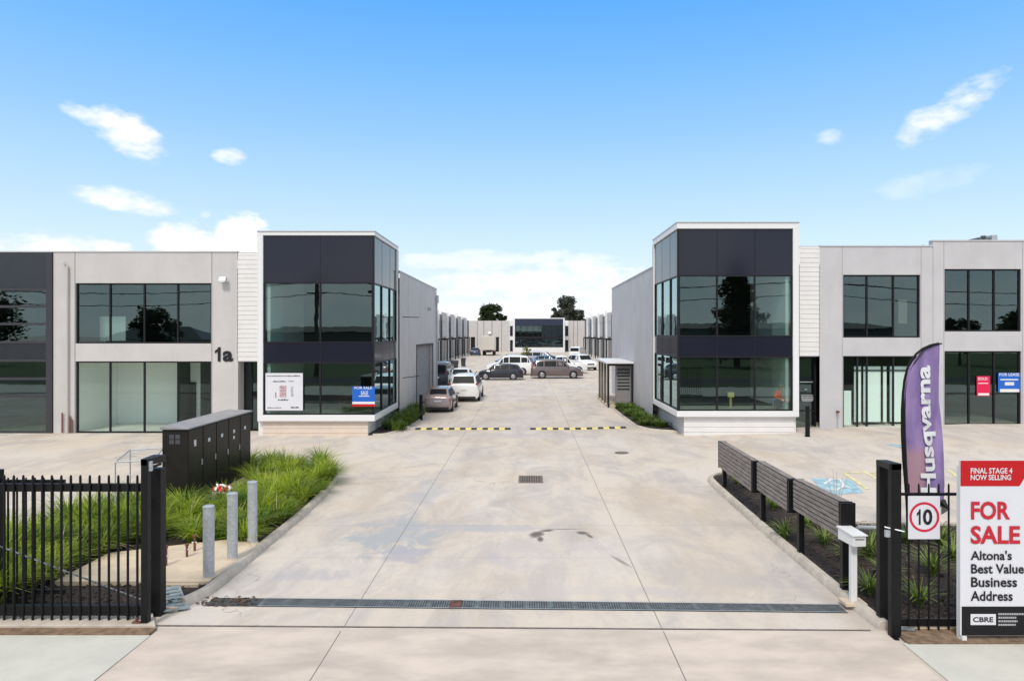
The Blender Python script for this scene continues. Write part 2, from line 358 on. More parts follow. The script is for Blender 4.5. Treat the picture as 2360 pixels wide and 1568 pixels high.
def text(body, rect, y, mat, parent, name='lettering', bold=.02, turn=0, deform=None, thick=.004, lean=0.0):
    """letters laid out on a vertical plane facing -Y, fitted to rect = (x0, z0, x1, z1)"""
    cu = bpy.data.curves.new('t', 'FONT'); cu.body = body; cu.size = 1; cu.offset = bold; cu.resolution_u = 3; cu.fill_mode = 'FRONT'; cu.extrude = 0
    o = bpy.data.objects.new('t', cu); COL.objects.link(o)
    dg = bpy.context.evaluated_depsgraph_get(); me = bpy.data.meshes.new_from_object(o.evaluated_get(dg))
    bpy.data.objects.remove(o); bpy.data.curves.remove(cu)
    P = [(v.co.x, v.co.y) for v in me.vertices]
    if turn: P = [(-b, a) for a, b in P]
    ax, bx_ = min(p[0] for p in P), max(p[0] for p in P); ay, by = min(p[1] for p in P), max(p[1] for p in P)
    x0, z0, x1, z1 = rect; mi = rmat(parent).inverted()
    for v, (a, b) in zip(me.vertices, P):
        fz = (b-ay)/(by-ay)
        X = x0+(a-ax)/(bx_-ax)*(x1-x0)+lean*(fz-.5); Z = z0+fz*(z1-z0); Y = y
        if deform: Y = y+deform(X, Z)
        v.co = mi @ Vector((X, Y, Z))
    me.materials.clear(); me.materials.append(M[mat]); me.name = name
    ob = bpy.data.objects.new(name, me); COL.objects.link(ob); ob.parent = parent
    return ob

def one(rect, y, mat, parent):
    """the figure 1 with its flag, as a flat letter"""
    x0, z0, x1, z1 = rect; w, h = x1-x0, z1-z0
    P = [(.50,0),(1,0),(1,1),(.62,1),(.45,.86),(0,.74),(0,.56),(.50,.68)]
    mb = MB(); mb.add([(x0+a*w, y, z0+b*h) for a, b in P], [tuple(range(len(P)))]); return mb.build('lettering', mat, parent)
# ================================================================== GROUND AND SETTING
def grid(name, xs, ys, mat, dz=0.0, kind='structure', inside=None):
    mb = MB(); nx = len(xs)
    mb.v = [(x, y, H(x, y)+dz) for y in ys for x in xs]
    for j in range(len(ys)-1):
        for i in range(nx-1):
            if inside and not inside((xs[i]+xs[i+1])/2, (ys[j]+ys[j+1])/2): continue
            mb.f.append((j*nx+i, j*nx+i+1, (j+1)*nx+i+1, (j+1)*nx+i))
    o = mb.build(name, mat); tag(o, kind=kind); return o
def fr(a, b, n): return [a+(b-a)*i/n for i in range(n+1)]
gx = [-900, -300, -100, -60]+fr(-40, 2, 6)+fr(3, 20, 17)+[24, 40, 60, 100, 300, 900]
gy = [-900, -300, -100, -30, 0]+fr(6, 12, 4)+fr(13, 28, 15)+fr(30, 60, 15)+[80, 120, 200, 400, 900]
grid('ground', gx, gy, 'yard')
# street side: crossing, footpaths, verge, road (the last two lie behind the camera)
def sheet(name, poly, z, mat, kind='structure'):
    mb = MB(); mb.add([(x, y, z) for x, y in poly], [tuple(range(len(poly)))])
    return tag(mb.build(name, mat), kind=kind)
M['apron'] = principled('crossing_concrete', (.55, .47, .40), .84, var=.13, vscale=2.2, bump=.3, bscale=80, stretch=(.45, 1, 1), dirt=.5)
sheet('driveway_crossing', [(-5.06, 1.2), (4.78, 1.2), (4.93, 9.40), (-5.10, 9.55)], .006, 'apron')
mb = MB()
for X in (-2.56, 1.88): mb.box(X-.006, X+.006, 1.2, 9.4, .0065, .0075)
tag(mb.build('crossing_joint', 'joint'), kind='structure')
mb = MB(); mb.add([(-5.2, 9.565, .010), (-5.2, 9.60, .010), (4.75, 9.445, .010), (4.75, 9.41, .010)], [(0, 3, 2, 1)])
tag(mb.build('gate_track', principled('gate_track_steel', (.17, .14, .12), .8, var=.3, vscale=12)), kind='structure')
mb = MB(); mb.prism([(-60, 3.0), (-5.10, 3.0), (-5.10, 9.25), (-60, 9.25)], -.05, .018); tag(mb.build('footpath', 'footpath'), kind='structure')
mb = MB(); mb.prism([(4.95, 3.0), (60, 3.0), (60, 8.95), (4.97, 9.02)], -.05, .018); tag(mb.build('footpath', 'footpath'), kind='structure')
mb = MB()
for X in (-9.6, -14.2, 8.6, 13): mb.box(X-.005, X+.005, 3, 8.94, .0182, .0192)
tag(mb.build('footpath_joint', 'joint'), kind='structure')
sheet('verge', [(-80, -1), (80, -1), (80, 1.2), (-80, 1.2)], .012, 'verge')
sheet('road', [(-200, -9.5), (200, -9.5), (200, -1), (-200, -1)], .008, 'asphalt')
sheet('verge', [(-200, -90), (200, -90), (200, -9.5), (-200, -9.5)], .012, 'verge')
# dirt strips under the fences
mb = MB(); mb.prism([(-60, 9.25), (-5.12, 9.25), (-5.12, 9.45), (-60, 9.45)], -.05, .035); tag(mb.build('dirt_strip', 'dirt'), kind='structure')
mb = MB(); mb.prism([(5.02, 8.98), (60, 8.98), (60, 9.42), (5.04, 9.42)], -.05, .03); tag(mb.build('dirt_strip', 'dirt'), kind='structure')
mb = MB(); mb.prism([(-60, 9.45), (-5.14, 9.45), (-5.4, 9.86), (-60, 9.86)], -.05, .07); tag(mb.build('gate_plinth', 'kerb', bevel=.01), kind='structure')
mb = MB(); mb.prism([(5.35, 9.42), (60, 9.42), (60, 9.60), (5.35, 9.60)], -.05, .11); tag(mb.build('fence_plinth', 'slab', bevel=.01), kind='structure')

def kerb(path, name='kerb', w=.15, h=.12, lean=.03):
    """path: foot of the kerb face, walked so that the bed lies on the left"""
    n = len(path); P = [Vector((x, y, 0)) for x, y in path]; vs = []; fs = []
    for i in range(n):
        d = (P[min(i+1, n-1)]-P[max(i-1, 0)]).normalized(); nl = Vector((-d.y, d.x, 0)); z = H(P[i].x, P[i].y)
        for off, zz in ((0, -.05), (0, .0), (lean, h-.02), (lean+.025, h), (w, h), (w, -.05)):
            q = P[i]+nl*off; vs.append((q.x, q.y, z+zz))
    m = 6
    for i in range(n-1):
        for k in range(m-1): fs.append((i*m+k, (i+1)*m+k, (i+1)*m+k+1, i*m+k+1))
    fs.append(tuple(range(m))); fs.append(tuple((n-1)*m+k for k in range(m-1, -1, -1)))
    mb = MB(); mb.add(vs, fs); o = mb.build(name, 'kerb', smooth=True); tag(o, kind='structure'); return o
def curve(pts, n=6):
    """Catmull-Rom through pts"""
    P = [Vector((*p, 0)) for p in pts]; P = [P[0]*2-P[1]]+P+[P[-1]*2-P[-2]]; o = []
    for i in range(1, len(P)-2):
        for k in range(n):
            u = k/n; a, b, c, d = P[i-1:i+3]
            q = .5*((2*b)+(c-a)*u+(2*a-5*b+4*c-d)*u*u+(3*b-a-3*c+d)*u**3); o.append((q.x, q.y))
    o.append((P[-2].x, P[-2].y)); return o
LK = curve([(-5.10, 10.25), (-5.0, 10.5), (-4.93, 11), (-4.95, 13), (-4.98, 15.8), (-5.12, 17.8), (-5.38, 19.4), (-5.85, 20.5), (-6.6, 20.95), (-8.6, 21.0)])
kerb(LK)
kerb([(-9.25, 21.0), (-9.45, 16), (-9.6, 14.5), (-20, 14.45)][::1], w=.12)
kerb(curve([(14, 14.4), (8, 14.45), (6.9, 14.7), (6.55, 16), (6.4, 18.6), (6.0, 19.35), (5.5, 19.5), (5.1, 19.1), (4.93, 18.3), (4.86, 15), (4.83, 11), (4.86, 9.45)]))
LB = [(-5.35, 10.0), (-5.1, 10.6)]+[(x-.1, y) for x, y in LK[8:]]+[(-9.2, 21), (-9.4, 16), (-9.5, 14.4), (-20, 14.4), (-20, 9.86), (-5.45, 9.86)]
mb = MB(); mb.prism(LB, -.05, .05); tag(mb.build('garden_soil', 'mulch'), kind='structure')
RB = [(4.95, 9.6), (14, 9.6), (14, 14.35), (6.9, 14.6), (6.5, 16), (6.3, 18.5), (5.9, 19.2), (5.4, 19.3), (5.0, 18.6)]
def inpoly(x, y, poly):
    c = False; j = len(poly)-1
    for i in range(len(poly)):
        xi, yi = poly[i]; xj, yj = poly[j]
        if (yi > y) != (yj > y) and x < (xj-xi)*(y-yi)/(yj-yi)+xi: c = not c
        j = i
    return c
mb = MB(); vs = [(x, y, H(x, y)+.07) for x, y in RB]; mb.add(vs, [tuple(range(len(vs)))]); tag(mb.build('garden_soil', 'mulch'), kind='structure')
def chips(name, poly, bbox, n, zf, size=.05, skip=None):
    mb = MB(); k = 0
    while k < n:
        x = random.uniform(bbox[0], bbox[1]); y = random.uniform(bbox[2], bbox[3])
        if not inpoly(x, y, poly) or (skip and skip(x, y)): continue
        k += 1; s = random.uniform(.4, 1.3)*size
        R = Matrix.Rotation(random.uniform(0, 6.28), 3, 'Z') @ Matrix.Rotation(random.uniform(-.6, .6), 3, 'X') @ Matrix.Rotation(random.uniform(-.5, .5), 3, 'Y')
        mb.obox((x, y, zf(x, y)+random.uniform(0, .025)), s, s*random.uniform(.25, .6), s*.25, R)
    return tag(mb.build(name, 'chip'), 'dark bark mulch chips covering the garden bed', 'mulch', kind='stuff')
chips('bark_mulch', RB, (5, 9.5, 9.4, 19.3), 4200, lambda x, y: H(x, y)+.075)
chips('bark_mulch', LB, (-8.5, -5, 9.8, 11.4), 900, lambda x, y: .055)
# pad beside the bollards
mb = MB(); mb.prism([(-7.6, 10.98), (-5.12, 10.98), (-5.08, 11.6), (-5.09, 13.0), (-5.5, 13.35), (-7.6, 12.4)], -.04, .125); tag(mb.build('concrete_pad', 'slab', bevel=.012), kind='structure')
# beds against the two towers
LB2 = curve([(-5.75, 27.9), (-5.35, 29.0), (-5.15, 31), (-5.15, 34.5), (-5.5, 35.6), (-6.0, 35.8)]); 
mb = MB(); mb.prism([(-6.5, 27.5), (-6.0, 27.7)]+LB2+[(-6.5, 35.8)], -.05, .06); tag(mb.build('garden_soil', 'mulch'), kind='structure')
RB2 = [(5.95, 37.1), (4.75, 37.1), (4.72, 30.6), (4.85, 29.3), (5.2, 28.5), (5.9, 27.9), (6.5, 27.5), (6.5, 37.1)]
mb = MB(); vs = [(x, y, H(x, y)+.05) for x, y in RB2]; mb.add(vs, [tuple(range(len(vs)))]); tag(mb.build('garden_soil', 'mulch'), kind='structure')
kerb(curve([(5.05, 45.5), (4.55, 44.5), (4.55, 37.1), (4.66, 30.6), (4.78, 29.3), (5.15, 28.35), (5.85, 27.75), (6.3, 27.4)]), w=.1, h=.07)
kerb(curve([(-6.2, 27.5), (-5.7, 27.7), (-5.28, 28.9), (-5.05, 31), (-5.05, 34.6), (-5.45, 35.75), (-6.0, 35.95)]), w=.1, h=.06)

# ------------------------------------------------------------------ grass and planting
def blades(mb, x, y, z, n, L, spread, lean, w=.012, segs=3):
    for _ in range(n):
        a = random.uniform(0, 2*pi); r = random.uniform(0, spread); bx, by = x+cos(a)*r, y+sin(a)*r
        a2 = a+random.gauss(0, .7); l = L*random.uniform(.55, 1.1); le = lean*random.uniform(.25, 1.25); d = Vector((cos(a2), sin(a2), 0)); s = Vector((-sin(a2), cos(a2), 0))
        rows = []
        for i in range(segs+1):
            u = i/segs; c = Vector((bx, by, z))+d*(l*le*u**1.7)+Vector((0, 0, l*(u-.42*le*u**2.6))); ww = w*(1-u*.85)*(.7+.6*min(1, u*3))
            rows.append((c-s*ww, c+s*ww))
        n0 = len(mb.v)
        for p, q in rows: mb.v += [tuple(p), tuple(q)]
        for i in range(segs): mb.f.append((n0+2*i, n0+2*i+1, n0+2*i+3, n0+2*i+2))
def grass_mass(name, pts, mat, label, n=90, L=.62, w=.011, lean=.8, spread=.14, zf=lambda x, y: .05):
    mb = MB()
    for (x, y) in pts: blades(mb, x, y, zf(x, y), n, L*random.uniform(.6, 1.35), spread, lean, w)
    me = bpy.data.meshes.new(name); me.from_pydata(mb.v, [], mb.f); me.materials.append(M[mat])
    o = bpy.data.objects.new(name, me); COL.objects.link(o); return tag(o, label, 'grass', kind='stuff')
def cab_clear(x, y): return (-8.75 < x < -7.62 and 15.9 < y < 19.8)
def pad_clear(x, y): return (x > -7.8 and y < 13.15)
pts = []
for _ in range(4000):
    x, y = random.uniform(-9.2, -5.0), random.uniform(10.6, 20.8)
    if not inpoly(x, y, LB) or cab_clear(x, y) or pad_clear(x, y): continue
    if x < -7.55 and 15.2 < y < 20: continue
    if -7.6 < x < -7.2 and 16 < y < 19.6: continue
    if any((x-a)**2+(y-b)**2 < .17 for a, b in pts): continue
    if y < 19.9 and x > -5.28: continue
    pts.append((x, y))
grass_mass('ornamental_grass', pts, 'grass', 'bright green strappy grass filling the kerbed bed beside the silver bollards and the charcoal cabinet', n=190, L=.66, lean=1.0, spread=.11)
grass_mass('dry_grass', pts, 'straw', 'scattered dry straw coloured blades among the green grass beside the silver bollards', n=9, L=.6, lean=1.3, spread=.13)
pts2 = []
for _ in range(3000):
    x, y = random.uniform(-10.2, -6.2), random.uniform(10.0, 14.2)
    if any((x-a)**2+(y-b)**2 < .17 for a, b in pts2) or pad_clear(x, y) and x > -7.7: continue
    if x < -9.3 and y > 12.6: continue
    if x > -7.4 : continue
    pts2.append((x, y))
pts2 += [(-9.4, 14.0), (-9.0, 14.9), (-8.9, 15.4), (-8.5, 14.9), (-9.1, 13.9)]
grass_mass('ornamental_grass', pts2, 'grass', 'tall green strappy grass seen through the black picket gate', n=180, L=.78, lean=1.0, spread=.12)
grass_mass('dry_grass', pts2, 'straw', 'scattered dry blades in the tall grass behind the picket gate', n=9, L=.7, lean=1.3, spread=.13)
pts3 = [(random.uniform(-6.0, -5.25), random.uniform(28.4, 35.3)) for _ in range(60)]
grass_mass('ornamental_grass', pts3, 'grassdark', 'green leafy planting at the foot of the glass corner tower beside the bronze hatchback', n=90, L=.55, w=.02, lean=.9, spread=.2)
pts4 = [(random.uniform(4.95, 5.75), random.uniform(28.9, 36.8)) for _ in range(52)]
grass_mass('ground_cover', pts4, 'grassdark', 'low dark green planting along the wall below the right glass corner tower', n=90, L=.32, w=.024, lean=1.0, spread=.22, zf=lambda x, y: H(x, y)+.05)
RPL = [(1700,1118,.30,'small green tussock under the far timber screen panel'), (1722,1128,.34,'small green tussock under the first screen panel near its black post'), (1783,1175,.42,'yellow green tussock behind the second black post of the timber screen'),
       (1808,1240,.5,'bright green tussock beside the kerb below the middle timber screen'), (1900,1255,.45,'green tussock in dark mulch below the nearest timber screen'), (1862,1215,.3,'small tussock below the joint of the two nearer timber screens'),
       (2003,1285,.62,'green sword-leaved plant just behind the white letterbox'), (2003,1368,.45,'yellow green tussock between the letterbox post and the gate post'), (2117,1395,.5,'broad yellow green tussock low behind the black fence under the speed sign'),
       (2148,1325,.6,'tall yellow green tussock in the middle behind the black fence'), (2168,1258,.55,'green tussock behind the fence right of the speed sign'), (2196,1290,.5,'green tussock behind the last picket beside the sale board'),
       (2090,1252,.4,'small green plant behind the gate post left of the speed sign'), (1955,1290,.4,'small tussock behind the letterbox under the screen end'), (2040,1330,.35,'dark tussock hidden behind the black gate post')]
for i, (px, py, L, lab) in enumerate(RPL):
    dyp = py-VY; Y = FPX*4.03/dyp; X = (px-VX)*4.03/dyp
    mb = MB(); blades(mb, 0, 0, 0, 70, L, .05, 1.0, .016)
    me = bpy.data.meshes.new('tussock_plant'); me.from_pydata(mb.v, [], mb.f); me.materials.append(M['yucca'])
    o = bpy.data.objects.new('tussock_plant', me); COL.objects.link(o); o.location = (X, Y, H(X, Y)+.07)
    tag(o, lab, 'plant', 'tussocks in the mulch bed')

# ------------------------------------------------------------------ yard fittings
# trench drain
def trench():
    L0, L1, R0, R1 = Vector((-4.86, 10.60, 0)), Vector((-4.86, 10.28, 0)), Vector((4.72, 10.33, 0)), Vector((4.72, 10.02, 0))
    r = thing('trench_drain', (0, 10.3, 0), 'long grey steel grated trench drain crossing the driveway inside the gates', 'drain')
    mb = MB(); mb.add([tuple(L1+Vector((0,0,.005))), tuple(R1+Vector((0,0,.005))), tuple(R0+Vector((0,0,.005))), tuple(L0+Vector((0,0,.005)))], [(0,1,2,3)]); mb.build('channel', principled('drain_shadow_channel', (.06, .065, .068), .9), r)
    g = MB(); f = MB(); n = 240
    a0 = L0.lerp(R0, .085); 
    for i in range(n):
        u = .085+(1-.085)*(i+.5)/n
        if .49 < u < .51 and False: continue
        p, q = L0.lerp(R0, u), L1.lerp(R1, u); w = .010 if i % 10 else .022
        g.box(p.x-w, p.x+w, q.y+.02, p.y-.02, .006, .014)
    g.build('grate_bars', 'galvdark', r)
    for A, B in ((L0, R0), (L1, R1)):
        s = -1 if A is L0 else 1
        a, b = A.lerp(B, .085), B
        f.add([(a.x, a.y, .016), (b.x, b.y, .016), (b.x, b.y+s*.018, .016), (a.x, a.y+s*.018, .016)], [(0,1,2,3)] if s > 0 else [(3,2,1,0)])
    m0 = (L0+L1)/2; m1 = (R0+R1)/2; a = m0.lerp(m1, .085)
    f.build('grate_frame', 'galv', r)
    d = MB()
    for _ in range(120):
        u = random.uniform(0, .085); p = L0.lerp(R0, u); y = p.y-random.uniform(.0, .33)
        d.obox((p.x+random.uniform(-.15, .02), y, random.uniform(.008, .03)), random.uniform(.02, .055), random.uniform(.012, .03), .005, Matrix.Rotation(random.uniform(0, 6), 3, 'Z') @ Matrix.Rotation(random.uniform(-.5, .5), 3, 'X'))
    tag(d.build('leaf_litter', principled('leaf_litter', (.10, .06, .04), .9, var=.5, vscale=12)), 'dry brown leaf litter piled at the left end of the trench drain', 'leaf litter', kind='stuff')
    o = MB(); p = L0.lerp(R0, .395); o.box(p.x-.09, p.x+.09, p.y-.30, p.y-.03, .017, .021); o.build('rusty_patch', principled('rust', (.11, .045, .035), .9, var=.5, vscale=9), r)
trench()
# kerb inlet grate in the lane
r = thing('pit_grate', (PX(1223, 19.2), 19.2, 0), 'brown rectangular cast iron drain grate in the middle of the driveway', 'drain')
x0, x1, y0, y1 = -.24, .46, 18.75, 19.65; x0, x1 = (1195-VX)*.01220, (1251-VX)*.01220
mb = MB(); mb.box(x0, x1, y0, y1, .004, .006); mb.build('pit', principled('pit_dark', (.03, .028, .027), .9), r)
mb = MB()
mb.box(x0, x1, y0, y0+.05, .006, .016); mb.box(x0, x1, y1-.05, y1, .006, .016); mb.box(x0, x0+.04, y0+.05, y1-.05, .006, .016); mb.box(x1-.04, x1, y0+.05, y1-.05, .006, .016)
for i in range(9): X = x0+.04+(x1-x0-.08)*(i+.5)/9; mb.box(X-.014, X+.014, y0+.05, y1-.05, .006, .0155)
for j in range(1, 4): Y = y0+(y1-y0)*j/4; mb.box(x0+.04, x1-.04, Y-.02, Y+.02, .006, .0152)
mb.build('grate_bars', principled('cast_iron', (.19, .15, .125), .8, var=.3, vscale=8), r)
X, Y = (1433-VX)*4.0/270, FPX*4.0/270; mb = MB(); mb.disc((X, Y, H(X, Y)+.012), .24, 'z', 28)
mb.disc((X, Y, H(X, Y)+.018), .20, 'z', 28, .17)
tag(mb.build('manhole_cover', principled('manhole_iron', (.20, .155, .13), .8, var=.3, vscale=9)), 'small round iron cover set in the concrete in front of the right tower', 'manhole cover')
# speed humps
def hump(px0, py0, px1, py1, side):
    X0, Y0 = (px0-VX)*4.08/(py0-VY), FPX*4.08/(py0-VY); X1, Y1 = (px1-VX)*4.08/(py1-VY), FPX*4.08/(py1-VY)
    Y0 = Y1 = 29.35
    r = thing('speed_hump', ((X0+X1)/2, Y0, 0), 'yellow and black rubber speed hump on the %s half of the driveway' % side, 'speed hump', 'rubber speed humps across the driveway')
    n = 17; ym, bm_ = MB(), MB()
    for i in range(n):
        a, b = X0+(X1-X0)*i/n, X0+(X1-X0)*(i+1)/n; tgt = bm_ if i % 2 == 0 else ym
        vs = []
        for X in (a, b):
            for k, (dy_, dz_) in enumerate(((-.26, .002), (-.15, .035), (0, .055), (.15, .035), (.26, .002))): vs.append((X, Y0+dy_, H(X, Y0)+dz_))
        tgt.add(vs, [(k, k+5, k+6, k+1) for k in range(4)]+[(0, 1, 2, 3, 4), (9, 8, 7, 6, 5)])
        if tgt is bm_: ym.add([(X, Y0+d, H(X, Y0)+z) for X in (a, b) for d, z in ((-.34, .003), (-.262, .003))], [(0, 2, 3, 1)])
    ym.build('yellow_segments', 'yellow', r); bm_.build('black_segments', 'rubber', r)
hump(958, 987, 1176, 990, 'left'); hump(1222, 990, 1442, 987, 'right')
# painted bay markings
def mark(name, poly, mat, lab):
    # densify so the paint follows the fall of the yard
    pts = []
    for i in range(len(poly)):
        a, b = Vector(poly[i]), Vector(poly[(i+1) % len(poly)])
        for k in range(6): pts.append(a.lerp(b, k/6))
    c = sum(pts, Vector((0, 0)))/len(pts)
    vs = [(p.x, p.y, H(p.x, p.y)+.008) for p in pts]+[(c.x, c.y, H(c.x, c.y)+.008)]; n = len(pts)
    mb = MB(); mb.add(vs, [(i, (i+1) % n, n) for i in range(n)]); o = mb.build(name, mat); return tag(o, kind='structure')
def g(px, py): return ((px-VX)*(CAMH-.05)/(py-VY), FPX*(CAMH-.05)/(py-VY))
mark('bay_marking', [g(1868, 1103), g(1962, 1108), g(1990, 1135), g(1905, 1140)], 'bluepaint', '')
def stroke(a, b, w):
    a, b = Vector(a), Vector(b); d = (b-a).normalized(); n = Vector((-d.y, d.x))*w/2
    return [tuple(a-n), tuple(b-n), tuple(b+n), tuple(a+n)]
for a, b in ((g(1945, 1093), g(2000, 1128)), (g(1990, 1090), g(2060, 1128)), (g(1945, 1093), g(2080, 1096)), (g(2185, 1090), g(2230, 1120))):
    mark('bay_marking', stroke(a, b, .12), 'yellowpaint', '')
mark('bay_marking', [g(2040, 1036), g(2100, 1040), g(2150, 1062), g(2095, 1050)], 'bluepaint', '')
for a, b in ((g(1899, 1117), g(1916, 1106)), (g(1916, 1106), g(1937, 1108)), (g(1937, 1108), g(1945, 1121)), (g(1945, 1121), g(1926, 1130)), (g(1926, 1130), g(1902, 1126)), (g(1910, 1113), g(1962, 1126))):
    s = stroke(a, b, .07); mb = MB(); mb.add([(x, y, H(x, y)+.013) for x, y in s], [(0, 1, 2, 3)]); tag(mb.build('bay_symbol', 'whitepaint'), kind='structure')
# ================================================================== BUILDINGS
def facade(mb, xs_, zs_, holes, mapf, depth=.14):
    """front skin of a wall in (u, z); holes get reveals. mapf(u, d, z) -> world, d = depth into the wall"""
    us = sorted(set([xs_[0], xs_[1]]+[h[0] for h in holes]+[h[1] for h in holes])); zs = sorted(set([zs_[0], zs_[1]]+[h[2] for h in holes]+[h[3] for h in holes]))
    for i in range(len(us)-1):
        for j in range(len(zs)-1):
            u, z = (us[i]+us[i+1])/2, (zs[j]+zs[j+1])/2
            if any(h[0] < u < h[1] and h[2] < z < h[3] for h in holes): continue
            mb.quad(mapf(us[i], 0, zs[j]), mapf(us[i+1], 0, zs[j]), mapf(us[i+1], 0, zs[j+1]), mapf(us[i], 0, zs[j+1]))
    for a, b, c, d in holes:
        for (p, q) in (((a, c), (b, c)), ((b, c), (b, d)), ((b, d), (a, d)), ((a, d), (a, c))):
            mb.quad(mapf(p[0], 0, p[1]), mapf(q[0], 0, q[1]), mapf(q[0], depth, q[1]), mapf(p[0], depth, p[1]))
def box_m(mb, mapf, u0, u1, d0, d1, z0, z1):
    P = [mapf(u, d, z) for z in (z0, z1) for u, d in ((u0, d0), (u1, d0), (u1, d1), (u0, d1))]
    mb.add(P, [(3,2,1,0),(4,5,6,7),(0,1,5,4),(1,2,6,5),(2,3,7,6),(3,0,4,7)])
def window(root, mapf, u0, u1, z0, z1, mull=(), trans=(), depth=.06, fw=.06, gmat='glass', name='window', fmat='frame'):
    f = MB(); d0, d1 = depth, depth+.08; s = -1 if u1 < u0 else 1
    a, b = min(u0, u1), max(u0, u1)
    box_m(f, mapf, a, b, d0, d1, z0, z0+fw); box_m(f, mapf, a, b, d0, d1, z1-fw, z1)
    box_m(f, mapf, a, a+fw, d0, d1, z0+fw, z1-fw); box_m(f, mapf, b-fw, b, d0, d1, z0+fw, z1-fw)
    for m_ in mull: box_m(f, mapf, m_-fw/2, m_+fw/2, d0+.001, d1, z0+fw, z1-fw)
    for t_ in trans: box_m(f, mapf, a+fw, b-fw, d0+.003, d1, t_-fw/2, t_+fw/2)
    fo = f.build(name, fmat, root)
    g_ = MB(); dd = depth+.05; g_.quad(mapf(a+.02, dd, z0+.02), mapf(b-.02, dd, z0+.02), mapf(b-.02, dd, z1-.02), mapf(a+.02, dd, z1-.02)); g_.build('pane', gmat, fo)
    return fo
def room(root, mapf, u0, u1, z0, z1, d=4.0, wall='roomdark', floor='roomdark', d0=.2):
    mb = MB(); fl = MB(); q = mapf
    mb.quad(q(u0, d, z0), q(u1, d, z0), q(u1, d, z1), q(u0, d, z1)); mb.quad(q(u0, d0, z0), q(u0, d, z0), q(u0, d, z1), q(u0, d0, z1))
    mb.quad(q(u1, d0, z0), q(u1, d, z0), q(u1, d, z1), q(u1, d0, z1)); mb.quad(q(u0, d0, z1), q(u1, d0, z1), q(u1, d, z1), q(u0, d, z1))
    fl.quad(q(u0, d0, z0), q(u1, d0, z0), q(u1, d, z0), q(u0, d, z0))
    mb.build('room_wall', wall, root); fl.build('room_floor', floor, root)
def plane(Y): return lambda u, d, z: (u, Y+d, z)
def sideR(X): return lambda u, d, z: (X-d, u, z)        # wall whose outside faces +X
def sideL(X): return lambda u, d, z: (X+d, u, z)        # wall whose outside faces -X

def boards(root, mapf, u0, u1, z0, z1, pitch=.19, name='weatherboard_panel', mat='white'):
    mb = MB(); z = z0
    while z < z1-.01:
        zt = min(z+pitch, z1); a, b = min(u0, u1), max(u0, u1)
        mb.quad(mapf(a, -.002, z+.012), mapf(b, -.002, z+.012), mapf(b, .012, zt), mapf(a, .012, zt))
        mb.quad(mapf(a, .018, z), mapf(b, .018, z), mapf(b, -.002, z+.012), mapf(a, -.002, z+.012)); z = zt
    return mb.build(name, mat, root)

# ------------------------------------------------------------------ left building
YL = 28.16
LBD = thing('office_warehouse', (-14, YL, 0), 'grey precast office warehouse numbered 1a with a black glass corner tower, left of the driveway', 'building')
xl = lambda x: PX(x, YL); zl = lambda y: PZ(y, YL)
TOP = zl(581); X_L = xl(-420); X_W = -6.0
mb = MB(); mp = plane(YL)
W1 = (xl(174), xl(487), zl(791), zl(652)); W2 = (xl(174), xl(487), 0.0, zl(832))
DB = (xl(-60), xl(122), 0.0, TOP-.001)
facade(mb, (X_L, xl(547)), (0, TOP), [W1, W2, DB], mp)
mb.box(X_L, xl(547), YL+.2, YL+.22, TOP-.3, TOP-.002)
mb.build('front_wall', 'panel', LBD)
# joints between panels
mb = MB()
for x in (122.8, 173, 488.5): mb.box(xl(x)-.012, xl(x)+.012, YL-.003, YL+.001, 0 if x != 173 and x != 488.5 else zl(997), TOP)
each(mb, 'panel_joint', 'joint', LBD)
mb = MB(); mb.box(X_L, xl(547), YL-.03, YL+.22, TOP, TOP+.05); each(mb, 'roof_capping', 'roof', LBD)
window(LBD, mp, W1[0], W1[1], W1[2], W1[3], [xl(251.5), xl(330.5), xl(408)])
window(LBD, mp, W2[0], W2[1], W2[2]+.0, W2[3], [xl(251.5), xl(330.5), xl(408)], gmat='glassclear')
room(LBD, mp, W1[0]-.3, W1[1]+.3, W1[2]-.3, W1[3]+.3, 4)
room(LBD, mp, W2[0]-.05, W2[1]+.05, .02, W2[3]+.2, 3.0, 'roomwhite', principled('pale_floor', (.62, .63, .58), .5))
# white tub-shaped display and inner doorway
mb = MB(); mb.box(PX(413, 31.1), PX(452, 31.1), 31.08, 31.12, .03, PZ(880, 31.1)); mb.build('inner_door', 'frame', LBD)
mb = MB(); mb.box(PX(412, 30.2), PX(416, 30.2), 30.2, 31.1, .03, 3.2); mb.box(PX(462, 30.2), PX(486, 30.2), 30.2, 30.3, .03, 3.2); each(mb, 'partition', 'roomdark', LBD)
mb = MB(); mb.box(W1[0]+.25, xl(250), YL+1.2, YL+1.25, W1[2]+.1, W1[2]+1.15); mb.build('blind', 'blind', LBD)
